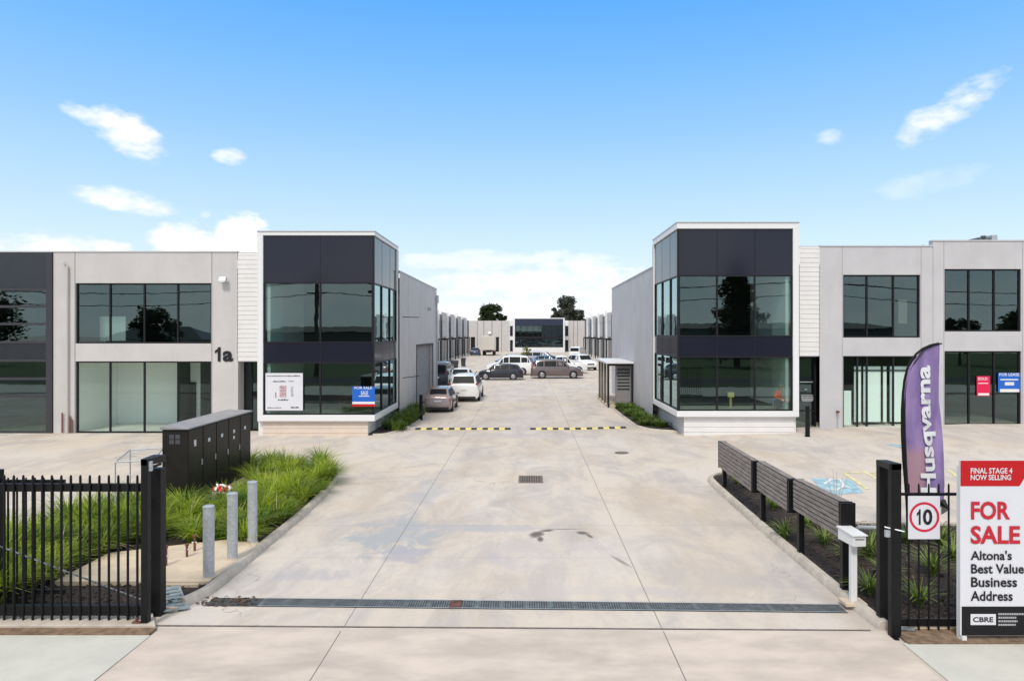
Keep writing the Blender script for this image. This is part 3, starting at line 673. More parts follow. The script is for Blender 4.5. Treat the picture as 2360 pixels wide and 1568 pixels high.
# dark glazed bay
def bay():
    B = MB(); p = plane(YL-.05); a, b = DB[0], DB[1]
    zb = [0.04, zl(912), zl(872), zl(830), zl(788), zl(746), zl(706), zl(667), TOP-.02]
    sp = MB(); box_m(sp, p, a, b-.25, .03, .06, zb[3], zb[4]); box_m(sp, p, a, b-.25, .03, .06, zb[7], zb[8]); each(sp, 'spandrel', 'slate', LBD)
    fr_ = MB(); box_m(fr_, p, b-.24, b-.003, -.02, .12, 0, TOP-.004)
    for z in zb[1:8]: box_m(fr_, p, a, b-.24, 0, .10, z-.05, z+.05)
    box_m(fr_, p, a, b-.24, 0, .1, 0, .08); box_m(fr_, p, a, a+.2, -.02, .12, 0, TOP-.004)
    fo = fr_.build('glazed_bay_frame', principled('bay_frame_grey', (.035, .035, .042), .4), LBD)
    for z0, z1 in ((zb[0], zb[3]), (zb[4], zb[7])):
        q = MB(); q.quad(p(a, .05, z0), p(b-.24, .05, z0), p(b-.24, .05, z1), p(a, .05, z1)); q.build('pane', 'glass', fo)
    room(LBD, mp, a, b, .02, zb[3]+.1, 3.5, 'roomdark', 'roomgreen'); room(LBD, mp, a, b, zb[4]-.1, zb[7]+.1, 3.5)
bay()
# downpipe, meter pipes, flood light, house number
mb = MB(); X = xl(158.7); mb.tube([(X-.18, YL+.02, zl(605)), (X-.16, YL-.09, zl(605)), (X, YL-.09, zl(612)), (X, YL-.09, 0.03)], .04, 8); mb.build('downpipe', principled('downpipe_cream', (.50, .47, .44), .5), LBD, smooth=True)
mb = MB()
for x, y0 in ((146, 950), (164, 957), (168.5, 965)): mb.tube([(xl(x), YL-.07, .02), (xl(x), YL-.07, zl(y0))], .028, 8)
each(mb, 'service_pipe', 'bronze', LBD)
def flood(root, c, s=1.0):
    mb = MB(); x, y, z = c; mb.box(x-.04*s, x+.04*s, y-.12*s, y, z-.04*s, z+.04*s); mb.obox((x+.02, y-.2*s, z-.03*s), .30*s, .12*s, .22*s, Matrix.Rotation(-.5, 3, 'X')); o = mb.build('flood_light', 'galv', root, bevel=.01)
    g_ = MB(); g_.obox((x+.02, y-.262*s, z-.063*s), .25*s, .006, .17*s, Matrix.Rotation(-.5, 3, 'X')); g_.build('lens', 'clearlamp', o)
flood(LBD, (xl(517), YL, zl(643)))
one((xl(496), zl(832), xl(509), zl(799)), YL-.03, 'textblack', LBD)
text('a', (xl(514), zl(832.5), xl(538), zl(808)), YL-.03, 'textblack', LBD, 'house_number', bold=.035)
# strip of boards and the door beside the tower
mp2 = plane(YL+.02)
boards(LBD, mp2, xl(547), xl(600), zl(832), zl(583))
mb = MB(); mb.box(xl(547), xl(600), YL+.05, YL+.3, zl(583), zl(583)+.04); mb.box(xl(547), xl(600), YL+.05, YL+.3, zl(832)-.02, zl(832)); each(mb, 'strip_capping', 'roof', LBD)
window(LBD, plane(YL+.55), xl(543), xl(602), 0.03, zl(832), [xl(566)], name='entry_door')
mb = MB(); mb.box(xl(547)-.002, xl(547)+.03, YL+.001, YL+.6, 0, zl(832)); mb.box(xl(600), xl(601)+.2, YL+.05, YL+.6, 0, zl(832)); each(mb, 'entry_reveal', 'panel', LBD)
room(LBD, plane(YL+.55), xl(540), xl(604), 0.02, zl(830), 3)

def tower(root, YT, XC, XO, z_bot, z_top, yb, mull, inner, YB, side, s_mull, plinth, YP, gz, frame_w=.17):
    """boxed glass tower. XC: corner beside the lane, XO: outer corner; side(+1) faces +X, (-1) faces -X"""
    s = side; lo, hi = min(XC, XO), max(XC, XO)
    (z_il, z_l1, z_m0, z_m1, z_u1, z_it) = yb      # inner bottom, lower glass top, mid spandrel, upper glass bottom.., inner top
    fm = MB()
    # white surround: roof slab, floor slab, outer jamb, back jamb on the lane side
    fm.box(lo, hi, YT, YB, z_it, z_top); fm.box(lo, hi, YT, YB, z_bot, z_il)
    if s > 0: fm.box(XO, inner, YT, YB, z_il, z_it)
    else: fm.box(inner, XO, YT, YB, z_il, z_it)
    fm.box(min(XC, XC-s*.2), max(XC, XC-s*.2), YB-.16, YB, z_il, z_it)
    fm.build('tower_surround', 'whitepaint', root, bevel=.012)
    cap = MB(); cap.box(lo-.02, hi+.02, YT-.03, YB+.01, z_top, z_top+.035); cap.build('roof_capping', 'roof', root)
    p = plane(YT+.05); a, b = (inner, XC-.03) if s > 0 else (XC+.03, inner)
    sm = (sideR if s > 0 else sideL)(XC-s*.05)
    ya, yb_ = YT+.04, YB-.17
    zones = [(z_il, z_l1, 'g'), (z_l1, z_m1, 's'), (z_m1, z_u1, 'g'), (z_u1, z_it, 's')]
    for fac, (u0, u1), mm in ((p, (a, b), mull), (sm, (ya, yb_), s_mull)):
        for z0, z1, k in zones:
            if k == 's':
                q = MB(); box_m(q, fac, u0, u1, .02, .05, z0, z1); q.build('spandrel', 'spandrel', root)
                j = MB()
                for m_ in mm: box_m(j, fac, m_-.012, m_+.012, .016, .03, z0, z1)
                each(j, 'spandrel_joint', 'frame', root)
            else:
                window(root, fac, u0, u1, z0, z1, mm, depth=.0, fw=.055)
    # corner post
    c = MB(); c.box(XC-s*.05-.035, XC-s*.05+.035, YT+.02, YT+.09, z_il, z_it); c.build('corner_post', 'frame', root)
    fl = MB(); fl.box(lo+.1, hi-.1, YT+.14, YB, z_l1+.05, z_m1-.05); fl.build('floor_slab', 'roomdark', root)
    bw = MB(); bw.box(lo, hi, YB+.01, YB+.06, z_il, z_it); bw.build('inner_wall', 'roomdark', root)
    flo = MB(); flo.box(lo+.2, hi-.2, YT+.14, YB, z_il+.001, z_il+.03); flo.build('room_floor', 'roomgreen', root)
    jm = MB(); X = (inner+.12 if s > 0 else inner-.12); jm.box(min(X, X+s*.12), max(X, X+s*.12), YT+.16, YT+1.6, z_il, z_u1); jm.build('pale_return_wall', 'blind', root)
    # plinth of boards under the box
    pp = plane(YP); u0, u1 = plinth
    boards(root, pp, u0, u1, gz-.1, z_bot, .2, 'plinth_boards', 'white' if s < 0 else principled('plinth_sunlit_tint', (.66, .55, .455), .5, var=.04))  # left front boards: warm sun and ground bounce are put into the colour
    sp = (sideR if s > 0 else sideL)(u1 if s > 0 else u0)
    boards(root, sp, YP, YB+.6, gz-.1, z_bot, .2, 'plinth_boards', 'white' if s > 0 else M['panel_r'])
YT = 27.2
tz = lambda y: PZ(y, YT)
tower(LBD, YT, -6.06, PX(593, YT), tz(970), tz(533.5), (tz(955.5), tz(834), tz(832), tz(790), tz(650), tz(542)),
      [PX(737, YT)], PX(606, YT), 32.2, 1, [28.9, 30.6], (PX(606, 27.36), -6.37), 27.36, 0)
mb = MB(); mb.box(PX(595, 27.36), PX(606, 27.36)-.002, 27.4, 28.2, -.02, tz(970)); mb.build('plinth_return', 'white', LBD)
# wing along the lane
ZW = 7.02
mb = MB(); sw = sideR(X_W)
facade(mb, (32.2, 45.4), (0, ZW), [(37.2, 43.6, 0, 3.42)], sw, .25)
mb.box(-30, X_W, 45.38, 45.4, 0, ZW); mb.box(-30, -6.2, 31, 45.2, ZW-.5, ZW-.45)
mb.build('side_wall', 'panel', LBD)
mb = MB(); mb.box(X_W-.2, X_W+.03, 32.2, 45.43, ZW, ZW+.05); each(mb, 'roof_capping', 'roof', LBD)
mb = MB()
z = 0.0
while z < 3.4: mb.quad((X_W-.2, 37.2, z), (X_W-.2, 43.6, z), (X_W-.17, 43.6, z+.05), (X_W-.17, 37.2, z+.05)); mb.quad((X_W-.17, 37.2, z+.05), (X_W-.17, 43.6, z+.05), (X_W-.2, 43.6, z+.1), (X_W-.2, 37.2, z+.1)); z += .1
mb.build('roller_door', 'roller', LBD)
mb = MB(); mb.box(X_W-.02, X_W+.02, 43.6, 43.75, 0, 3.5); mb.box(X_W-.02, X_W+.02, 37.05, 37.2, 0, 3.5); mb.box(X_W-.02, X_W+.02, 37.2, 43.6, 3.42, 3.5); each(mb, 'door_frame', 'frame', LBD)
mb = MB(); 
for y in (34.6, 40.4): mb.box(X_W-.001, X_W+.0015, y-.01, y+.01, 0 if y < 37 else 3.5, ZW)
each(mb, 'panel_joint', 'joint', LBD)
mb = MB(); mb.tube([(X_W, 33.1, 4.9), (X_W+.8, 33.0, 4.88)], .02, 6); mb.tube([(X_W, 33.1, 1.95), (X_W+.8, 33.0, 2.05)], .02, 6); each(mb, 'sign_bracket', 'frame', LBD)
mb = MB(); mb.box(X_W, X_W+.22, 41.3, 41.55, 5.5, 5.68); mb.build('wall_light', 'galv', LBD)
mb = MB(); mb.tube([(X_W+.09, 44.9, 6.3), (X_W+.09, 44.9, .02)], .045, 8); mb.box(X_W, X_W+.2, 44.75, 45.05, 6.1, 6.6); mb.build('downpipe', 'galv', LBD)
mb = MB(); mb.box(X_L, X_W-.2, YL+.25, 45.2, 6.75, 6.8); mb.build('roof', 'roof', LBD)

# ------------------------------------------------------------------ right building
YR = 27.77
RBD = thing('office_warehouse', (14, YR, .2), 'grey precast office warehouse with a three-pane black glass corner tower, right of the driveway', 'building')
xr = lambda x: PX(x, YR); zr = lambda y: PZ(y, YR)
mp = plane(YR); T1, T2 = zr(568), zr(555.5); XS = xr(2150); XE = xr(2950)
V1 = (xr(1943), xr(2121), zr(777.4), zr(632.8)); V2 = (xr(1943), xr(2121), zr(988.3), zr(819.7))
V3 = (xr(2176.6), xr(2353.7), zr(763.3), zr(619.4)); V4 = (xr(2176.6), xr(2353.7), zr(979), zr(808.4))
mb = MB(); facade(mb, (xr(1889), XS), (-.2, T1), [V1, V2], mp); facade(mb, (XS, XE), (-.2, T2), [V3, V4], mp); mb.quad((XS, YR, T1), (XS, YR+.3, T1), (XS, YR+.3, T2), (XS, YR, T2))
mb.build('front_wall', 'panel_r', RBD)
mb = MB()
for x in (1941, 2122.6, 2175, 2356.5): mb.box(xr(x)-.011, xr(x)+.011, YR-.003, YR+.001, .2, T1 if x < 2150 else T2)
mb.box(XS-.011, XS+.011, YR-.003, YR+.001, .2, T1)
each(mb, 'panel_joint', principled('joint_soft', (.30, .29, .30), .8), RBD)
mb = MB(); mb.box(xr(1889), XS-.001, YR-.03, YR+.25, T1, T1+.05); mb.box(XS-.03, XE, YR-.03, YR+.25, T2, T2+.05); each(mb, 'roof_capping', 'roof', RBD)
window(RBD, mp, *V1, [xr(2000), xr(2061)]); window(RBD, mp, *V2, [xr(1978), xr(2000), xr(2061)], [], gmat='glassclear')
window(RBD, mp, *V3, [xr(2235.5), xr(2293.7)]); window(RBD, mp, *V4, [xr(2235.5), xr(2293.7)])
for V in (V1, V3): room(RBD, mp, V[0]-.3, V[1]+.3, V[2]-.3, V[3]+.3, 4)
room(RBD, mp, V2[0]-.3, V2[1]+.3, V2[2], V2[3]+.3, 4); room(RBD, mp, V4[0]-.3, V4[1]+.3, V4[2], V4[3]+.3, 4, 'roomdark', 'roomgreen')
# frosted sliding screens inside the first shop window
mb = MB(); yy = YR+.5
for a, b, c, d in ((1982, 1998, 975, 845), (2004, 2044, 975, 845), (2050, 2058, 975, 845), (2066, 2119, 975, 845), (1948, 1975, 983, 902)): mb.box(xr(a), xr(b), yy, yy+.03, zr(c), zr(d))
each(mb, 'frosted_screen', principled('frosted_bright', (.85, .93, .90), .6), RBD)
mb = MB(); mb.box(xr(1980), xr(2119), yy-.04, yy-.01, zr(856), zr(853)); mb.box(xr(2045), xr(2048), yy-.04, yy-.01, zr(975), zr(845)); each(mb, 'screen_rail', 'frame', RBD)
mb = MB(); mb.box(xr(2080), xr(2100), YR+.3, YR+.33, zr(745), zr(690)); mb.build('noticeboard', 'roller', RBD)
boards(RBD, plane(YR+.02), xr(1843), xr(1889), zr(820), zr(568.5))
mb = MB(); mb.box(xr(1840), xr(1889), YR+.05, YR+.3, zr(568.5), zr(568.5)+.04); mb.box(xr(1840), xr(1889), YR+.05, YR+.3, zr(820)-.02, zr(820)); each(mb, 'strip_capping', 'roof', RBD)
ed = window(RBD, plane(YR+.3), xr(1836), xr(1889.5), zr(989), zr(820), [], [zr(880), zr(948)], name='entry_door')
room(RBD, plane(YR+.3), xr(1834), xr(1891), zr(989), zr(818), 3)
mb = MB()
for y, a, b in ((911, 1853, 1881), (914.5, 1853, 1881), (897, 1860, 1867), (880, 1850, 1880)): mb.box(xr(a), xr(b), YR+.30, YR+.305, zr(y+1.6), zr(y))
for k in range(5): mb.box(xr(1853+k*.6), xr(1882-k*.5), YR+.30, YR+.305, zr(919+k*1.6), zr(918+k*1.6))
mb.build('door_lettering', principled('door_text', (.42, .43, .45), .5), RBD)
# metal flashing behind the step in the roof line and a rooftop unit
mb = MB(); mb.add([(xr(2115), YR+.6, T1), (XS, YR+.6, T1), (XS, YR+.6, T2-.05), (xr(2115), YR+2, T1), (XS, YR+2, T1), (XS, YR+2, T2-.05)], [(0,1,2), (5,4,3), (0,2,5,3)]); mb.build('flashing', 'roof', RBD)
AC = thing('rooftop_unit', (PX(2277, 33), 33, 7.8), 'small dark ventilation unit on the roof above the second right shop', 'roof unit')
mb = MB(); ya = 33; mb.box(PX(2258, ya), PX(2285, ya), ya, ya+.9, 7.6, PZ(546, ya)); mb.build('housing', 'galvdark', AC, bevel=.02)
mb = MB(); mb.box(PX(2283, ya), PX(2296, ya), ya-.1, ya+.6, 7.6, PZ(541.5, ya)); mb.build('cowl', 'galv', AC, bevel=.02)
mb = MB(); mb.tube([(PX(2266, ya), ya, PZ(546, ya)), (PX(2266, ya), ya, PZ(543, ya))], .12, 8); mb.build('vent', 'galvdark', AC)
YT2 = 26.5; tz = lambda y: PZ(y, YT2)
tower(RBD, YT2, 5.83, PX(1841.7, YT2), tz(960), tz(513), (tz(946.5), tz(820.5), tz(819), tz(775.6), tz(633), tz(526.5)),
      [PX(1653.7, YT2), PX(1741, YT2)], PX(1828, YT2), 31.6, -1, [28.1, 29.8], (PX(1576, 26.66), PX(1830, 26.66)), 26.66, .15)
mb = MB(); mb.box(PX(1830, 26.66)+.002, PX(1835, 26.66), 26.7, 27.9, .1, tz(960)); mb.build('plinth_return', 'white', RBD)
sw = sideL(5.83)
mb = MB(); facade(mb, (31.6, 46.8), (0, 7.16), [], sw, .2); mb.box(5.83, 30, 46.78, 46.8, 0, 7.16); mb.build('side_wall', 'panel_r', RBD)
mb = MB(); mb.box(5.80, 6.05, 31.6, 46.83, 7.16, 7.21); each(mb, 'roof_capping', 'roof', RBD)
mb = MB()
for y in (34.5, 38.2, 42.4): mb.box(5.8285, 5.84, y-.01, y+.01, 0, 7.16)
each(mb, 'panel_joint', principled('joint_soft2', (.34, .33, .34), .8), RBD)
mb = MB(); mb.box(6.0, XE, YR+.3, 46.6, 6.9, 6.95); mb.build('roof', 'roof', RBD)
# tap stand on the right pilaster
tp = thing('standpipe', (xr(2018-0), YR-.12, .2), 'thin tap pipe standing against the grey pilaster right of the black entry door', 'tap')
tp.location.x = xr(1928); mb = MB(); X = xr(1928); mb.tube([(X, YR-.1, .15), (X, YR-.1, zr(949))], .02, 6); mb.tube([(X-.9, YR-.1, .26), (X, YR-.1, .26)], .018, 6); mb.build('pipe', 'galv', tp)
mb = MB(); mb.box(X-.05, X+.05, YR-.16, YR-.06, zr(950), zr(945)); mb.build('tap_head', 'bronze', tp)

# mail / bin enclosure on the right wing wall
EN = thing('screened_enclosure', (5.1, 39.5, 0), 'slatted enclosure with a flat white roof against the right wing wall', 'enclosure')
hz = H(5, 38)
mb = MB(); mb.box(4.30, 5.82, 37.1, 42.7, 2.46, 2.56); mb.build('roof_slab', 'whitepaint', EN, bevel=.01)
sl = MB()
for i in range(4):
    y = 37.35+i*1.45; sl.box(4.40, 4.52, y, y+.14, hz-.05, 2.46)
each(sl, 'slat_screen', principled('timber_slats_brown', (.12, .10, .085), .7, var=.3, stretch=(6, 6, .6)), EN)
fm = MB()
for x in (4.42, 5.72): fm.box(x, x+.08, 37.2, 37.28, hz-.05, 2.46)
fm.box(4.5, 5.72, 37.2, 37.28, 2.34, 2.46)
each(fm, 'post', 'frame', EN)
mbx = MB(); mbx.box(4.95, 5.72, 37.7, 38.2, .25, 2.3); mx_ = mbx.build('mailbox_bank', principled('mailbox_grey', (.24, .235, .235), .5), EN)
dd = MB()
for i in range(7): dd.box(5.0, 5.68, 37.68, 37.698, 1.0+i*.18, 1.0+i*.18+.07)
each(dd, 'mail_slot', 'blackplastic', mx_)
mb = MB(); mb.box(4.4, 5.75, 37.3, 42.4, hz-.05, hz+.1); mb.build('base_slab', 'slab', EN)

# ------------------------------------------------------------------ rows of units further in
def row(side, name, label):
    s = side; X = 12.8*s; r = thing(name, (X, 100, 0), label, 'building')
    sm = (sideL if s > 0 else sideR)(X); base = MB(); ys, ye = 56.0, 148.0
    doors = []; wins = []
    y = ys+1
    while y < ye-8:
        doors.append((y+1, y+5.2, 0, 3.6)); wins.append((y+6.6, y+8.0, 0, 2.9)); wins.append((y+6.6, y+9.2, 4.0, 6.1)); y += 11.5
    facade(base, (ys, ye), (0, 7.0), doors+wins, sm, .15); base.build('front_wall', 'panel' if s < 0 else 'panel_r', r)
    for i, (a, b, c, d) in enumerate(doors):
        q = MB(); box_m(q, sm, a, b, .12, .16, c, d); q.build('roller_door', 'roller', r)
    for (a, b, c, d) in wins:
        q = MB(); box_m(q, sm, a, b, .06, .1, c, d); q.build('window', 'spandrel', r)
    y = ys+1; k = 0; fins = MB(); par = MB(); wh = MB()
    while y < ye-8:
        box_m(wh, sm, y+5.6, y+6.4, -.25, .02, 3.2, 7.45 if s < 0 else 7.7); box_m(par, sm, y-.6, y+5.4, -.06, .1, 6.0, 7.35)
        box_m(fins, sm, y+9.5, y+9.75, -.3, .02, 0, 6.9)
        y += 11.5
    each(wh, 'white_fin', 'whitepaint', r); each(par, 'parapet_panel', 'panel', r); each(fins, 'downpipe', 'galvdark', r)
    # black steel entry portals
    y = ys+7
    while y < ye-6:
        q = MB(); X1 = X-s*1.5
        q.box(min(X, X1), max(X, X1), y, y+.15, 3.15, 3.4); q.box(min(X, X1), max(X, X1), y+4.2, y+4.35, 3.15, 3.4); q.box(min(X1, X1+s*.15), max(X1, X1+s*.15), y+.15, y+4.2, 3.15, 3.4)
        q.box(min(X1, X1+s*.16), max(X1, X1+s*.16), y-.001, y+.16, 0, 3.15); q.box(min(X1, X1+s*.16), max(X1, X1+s*.16), y+4.19, y+4.351, 0, 3.15)
        q.build('entry_portal', 'frame', r); y += 11.5
    q = MB(); q.box(min(X+s*.1, X+s*16), max(X+s*.1, X+s*16), ys, ye, 6.8, 6.85); q.build('roof', 'roof', r)
    q = MB(); q.box(min(X, X+s*16), max(X, X+s*16), ys-.02, ys, 0, 7.0); q.build('end_wall', 'panel', r)
row(-1, 'warehouse_row', 'grey row of units with white fins and black portals left, beyond the white wagon')
row(1, 'warehouse_row', 'pale row of units with black portals right, beyond the slatted enclosure')
FE = thing('warehouse_row', (0, 154, 0), 'long grey warehouse closing the far end of the lane around dark glass', 'building')
YE = 154.0; xe = lambda x: PX(x, YE); ze = lambda y: PZ(y, YE); mp = plane(YE)
mb = MB(); D1 = (xe(1085), xe(1095), 0, ze(776)); D2 = (xe(1141), xe(1150), 0, ze(776))
facade(mb, (xe(1040), xe(1176)), (0, ze(738.5)), [D1, D2], mp, .3); mb.build('front_wall', 'panel', FE); mb = MB(); facade(mb, (xe(1310), xe(1400)), (0, ze(738.5)), [], mp, .3); mb.build('front_wall', 'panel', FE)
for d in (D1, D2): q = MB(); box_m(q, mp, d[0], d[1], .28, .3, d[2], d[3]); q.build('doorway', 'frame', FE)
jt = MB()
for x in (1100, 1115, 1134, 1156, 1322, 1331): jt.box(xe(x)-.06, xe(x)+.06, YE-.03, YE+.001, 0, ze(738.6))
each(jt, 'downpipe', 'roller', FE)
wh = MB(); wb = MB()
for a, b in ((1174.5, 1182.5), (1301.5, 1310)):
    wh.box(xe(a), xe(b), YE-.3, YE+.2, 0, ze(738)); 
    for c, d in ((785, 773-3+10), (0, 0)): pass
    wb.box(xe(a+1), xe(b-.6), YE-.34, YE-.3, ze(774), ze(750.5)); wb.box(xe(a+1), xe(b-.6), YE-.34, YE-.3, .1, ze(783))
each(wh, 'white_bay', 'whitepaint', FE); each(wb, 'window', 'spandrel', FE)
YF = 150.0; xf = lambda x: PX(x, YF); zf = lambda y: PZ(y, YF)
mb = MB(); mb.box(xf(1182.5), xf(1186.5), YF, YE, 0, zf(732)); mb.box(xf(1298), xf(1301.5), YF, YE, 0, zf(732)); mb.box(xf(1186.5), xf(1298), YF, YE, zf(734), zf(732)); mb.box(xf(1186.5), xf(1298), YF, YE, 0, zf(800)); mb.build('glass_block_surround', 'whitepaint', FE)
q = MB(); q.box(xf(1186.5), xf(1298), YF+.1, YF+.3, zf(749), zf(734)); q.build('spandrel', principled('spandrel_blue_far', (.02, .028, .055), .2), FE)
for z0, z1 in ((zf(776), zf(749)), (zf(800), zf(779))):
    window(FE, plane(YF+.1), xf(1186.5), xf(1298), z0, z1, [xf(1186.5+111.5*k/8) for k in range(1, 8)], depth=0, fw=.12)
q = MB(); q.box(xf(1186.5), xf(1298), YF+.08, YF+.3, zf(779), zf(776)); q.build('floor_band', 'frame', FE)
room(FE, plane(YF+.3), xf(1186.5), xf(1298), .1, zf(749), 3)
flood(FE, (PX(1128, YE), YE, PZ(766, YE)), 2)

# ------------------------------------------------------------------ street opposite, seen only as reflections in the glass
OP = thing('low_warehouse', (-5, -62, 0), 'long low brown building reflected in the upper windows', 'building')
mb = MB(); mb.box(-44, 12, -66, -60, 0, 4.4); mb.build('wall', principled('opposite_wall', (.14, .115, .10), .8, var=.2), OP)
mb = MB(); mb.add([(-44.5, -59.5, 4.4), (12.5, -59.5, 4.4), (12.5, -66.5, 4.4), (-44.5, -66.5, 4.4), (-42, -63, 5.3), (10, -63, 5.3)], [(0,1,5,4), (2,3,4,5), (1,2,5), (3,0,4)]); mb.build('roof', principled('opposite_roof', (.10, .085, .075), .8), OP)
OP2 = thing('low_warehouse', (40, -64, 0), 'wide grey-brown shed reflected in the right hand upper windows', 'building')
mb = MB(); mb.box(18, 62, -68, -60, 0, 5.0); mb.build('wall', principled('opposite_wall2', (.17, .16, .14), .8, var=.2), OP2)
mb = MB(); mb.add([(17.5, -59.5, 5.0), (62.5, -59.5, 5.0), (62.5, -68.5, 5.0), (17.5, -68.5, 5.0), (20, -64, 5.9), (60, -64, 5.9)], [(0,1,5,4), (2,3,4,5), (1,2,5), (3,0,4)]); mb.build('roof', principled('opposite_roof2', (.16, .15, .13), .8), OP2)
OP3 = thing('white_house', (-52, -46, 0), 'low white house reflected at the left of the left upper window', 'house')
mb = MB(); mb.box(-62, -48, -50, -44, 0, 3.2); mb.build('wall', 'white', OP3)
mb = MB(); mb.add([(-62.6, -43.4, 3.2), (-47.4, -43.4, 3.2), (-47.4, -50.6, 3.2), (-62.6, -50.6, 3.2), (-59, -47, 5.2), (-51, -47, 5.2)], [(0,1,5,4), (2,3,4,5), (1,2,5), (3,0,4)]); mb.build('roof', 'slate', OP3)
mb = MB()
for x in (-60, -56.5, -52.5): mb.box(x, x+1.6, -44.02, -43.98, 1.0, 2.4)
each(mb, 'window', 'spandrel', OP3)
def pole(x, y, h, lab):
    r = thing('power_pole', (x, y, 0), lab, 'power pole', 'power poles across the street')
    mb = MB(); mb.tube([(x, y, 0), (x, y, h)], [.24, .17], 8); mb.build('mast', 'bark', r)
    mb = MB(); mb.box(x-1.3, x+1.3, y-.06, y+.06, h-1.05, h-.80); mb.box(x-1.0, x+1.0, y-.06, y+.06, h-2.2, h-2.08); mb.build('crossarm', 'bark', r)
    return (x, y, h)
PL = [pole(-62, -12, 10, 'dark power pole reflected in the far left upper window'), pole(-20.5, -12, 10.2, 'dark power pole with crossarms reflected in the left glass tower'), pole(30, -12, 10, 'power pole with a crossarm reflected in the right shop upper window'), pole(68, -12, 10, 'power pole beyond the reflected dark conifer')]
pole(-14.6, -14, 9.2, 'second power pole reflected right of the first in the left glass tower')
for dz_, dx_, lb_ in ((-.8, -1.2, 'upper overhead wire, nearest of the two high ones reflected in the windows'), (-.85, 1.2, 'upper overhead wire farther from the shops, reflected in the windows'), (-2.05, .9, 'lowest overhead wire crossing the reflections in the upper windows')):
    mb = MB()
    for a, b in zip(PL[:-1], PL[1:]):
        pts_ = [(a[0]+dx_*.05+(b[0]-a[0])*k/10, a[1]+dx_*.3, a[2]+dz_-1.1*(1-((k-5)/5)**2)) for k in range(11)]
        mb.tube(pts_, .035, 4)
    w = mb.build('power_line', 'black'); tag(w, lb_, 'wire', 'overhead wires')

# ------------------------------------------------------------------ trees
def tree(x, y, h, w, lab, mat='leafdark', trunk_h=.35, shape='round', n=26, dens=150, leaf=.35, seed=1, group=None):
    rnd = random.Random(seed); r = thing('tree', (x, y, 0), lab, 'tree', group)
    mb = MB(); tr = max(.12, h*.03); mb.tube([(x, y, 0), (x+rnd.uniform(-.1, .1)*w*.2, y, h*trunk_h), (x, y, h*.85)], [tr, tr*.7, tr*.15], 8)
    cl_ = []
    for i in range(n):
        if shape == 'cone':
            u = rnd.random()**.8; z = h*(.10+.88*u); rr = w/2*(1-u)**.75*rnd.uniform(.35, 1.0)*(1.0+.25*sin(u*20)); cr = w*.16*(1-u*.65)
        else:
            z = h*(trunk_h+(1-trunk_h)*rnd.uniform(.06, .93)); u = (z/h-trunk_h)/(1-trunk_h); rr = w/2*math.sqrt(max(.05, 1-(2*u-.85)**2/1.4))*math.sqrt(rnd.random())*.85; cr = w*rnd.uniform(.09, .17)
        a = rnd.uniform(0, 6.28); c = Vector((x+cos(a)*rr, y+sin(a)*rr, z)); cl_.append((c, cr))
        if shape != 'cone': mb.tube([(x, y, h*rnd.uniform(trunk_h*.8, .55)), tuple((Vector((x, y, h*.5))+c)/2+Vector((0, 0, -h*.02))), tuple(c)], [tr*.35, tr*.2, tr*.06], 5)
    mb.build('trunk', 'bark', r, smooth=True)
    L = MB()
    for c, cr in cl_:
        for _ in range(dens):
            d = Vector((rnd.gauss(0, 1), rnd.gauss(0, 1), rnd.gauss(0, .75))); d = d.normalized()*cr*rnd.random()**.4; p = c+d
            s = leaf*rnd.uniform(.5, 1.2); R = Matrix.Rotation(rnd.uniform(0, 6.28), 3, 'Z') @ Matrix.Rotation(rnd.uniform(-1.3, 1.3), 3, 'X')
            A, B = R @ Vector((s, 0, 0)), R @ Vector((0, s*.6, 0))
            L.add([p-A*.5, p+B*.5, p+A*.5, p-B*.5], [(0, 1, 2, 3)])
    L.build('crown', mat, r); return r
YTREE = 185
def far_tree(px, top, wpx, lab, **k):
    Y = YTREE; tree(PX(px, Y), Y+k.pop('dy', 0), PZ(top, Y), wpx/FPX*Y, lab, **k)
far_tree(1133, 701, 62, 'dark round tree rising behind the left half of the far grey warehouse', seed=3, n=90, dens=130, leaf=.75)
far_tree(1163, 722, 20, 'small dark tree top right of the round tree behind the far warehouse', seed=4, n=12, dens=90, leaf=.6)
far_tree(1088, 729, 9, 'tiny dark tree top at the left end of the far warehouse roof', seed=5, n=6, dens=70, leaf=.5)
far_tree(1305, 681, 62, 'tall grey-green open tree behind the right end of the dark glass block', mat='leafgrey', seed=8, n=90, dens=80, leaf=.65)
far_tree(1279, 708, 26, 'pale grey-green bushy tree directly behind the glass block roof', mat='leafgrey', seed=11, n=34, dens=80, leaf=.6)
far_tree(1330, 711, 52, 'low dark spreading tree behind the right white fin at the end of the lane', seed=9, n=60, dens=120, leaf=.6, dy=6)
tree(PX(1213, 87), 87, PZ(792, 87), 1.5, 'small yellow-green young tree standing between the parked cars', mat='leafyellow', trunk_h=.25, n=14, dens=60, leaf=.2, seed=12)
tree(25.6, -30, 13.2, 7.6, 'tall dark conifer reflected in the right glass tower', shape='cone', n=130, dens=110, leaf=.5, seed=21)
tree(-70, -30, 9.5, 12, 'dark spreading tree reflected in the far left glazed bay', n=40, dens=110, leaf=.7, seed=22)
tree(-46, -28, 7.2, 6, 'rounded dark tree reflected in the left upper window', n=26, dens=110, leaf=.6, seed=23)
tree(64, -30, 8.6, 9, 'dark rounded tree reflected in the rightmost upper window', n=36, dens=110, leaf=.7, seed=24)
tree(55, -31, 6.0, 6, 'smaller dark tree left of the rounded one in the rightmost window reflection', n=24, dens=100, leaf=.6, seed=25)
# ================================================================== OBJECTS NEAR THE GATE
def picket_pts(X, Y, z0, z1): return [(X, Y, z0), (X, Y, z1-.05), (X, Y, z1-.015), (X, Y, z1)]
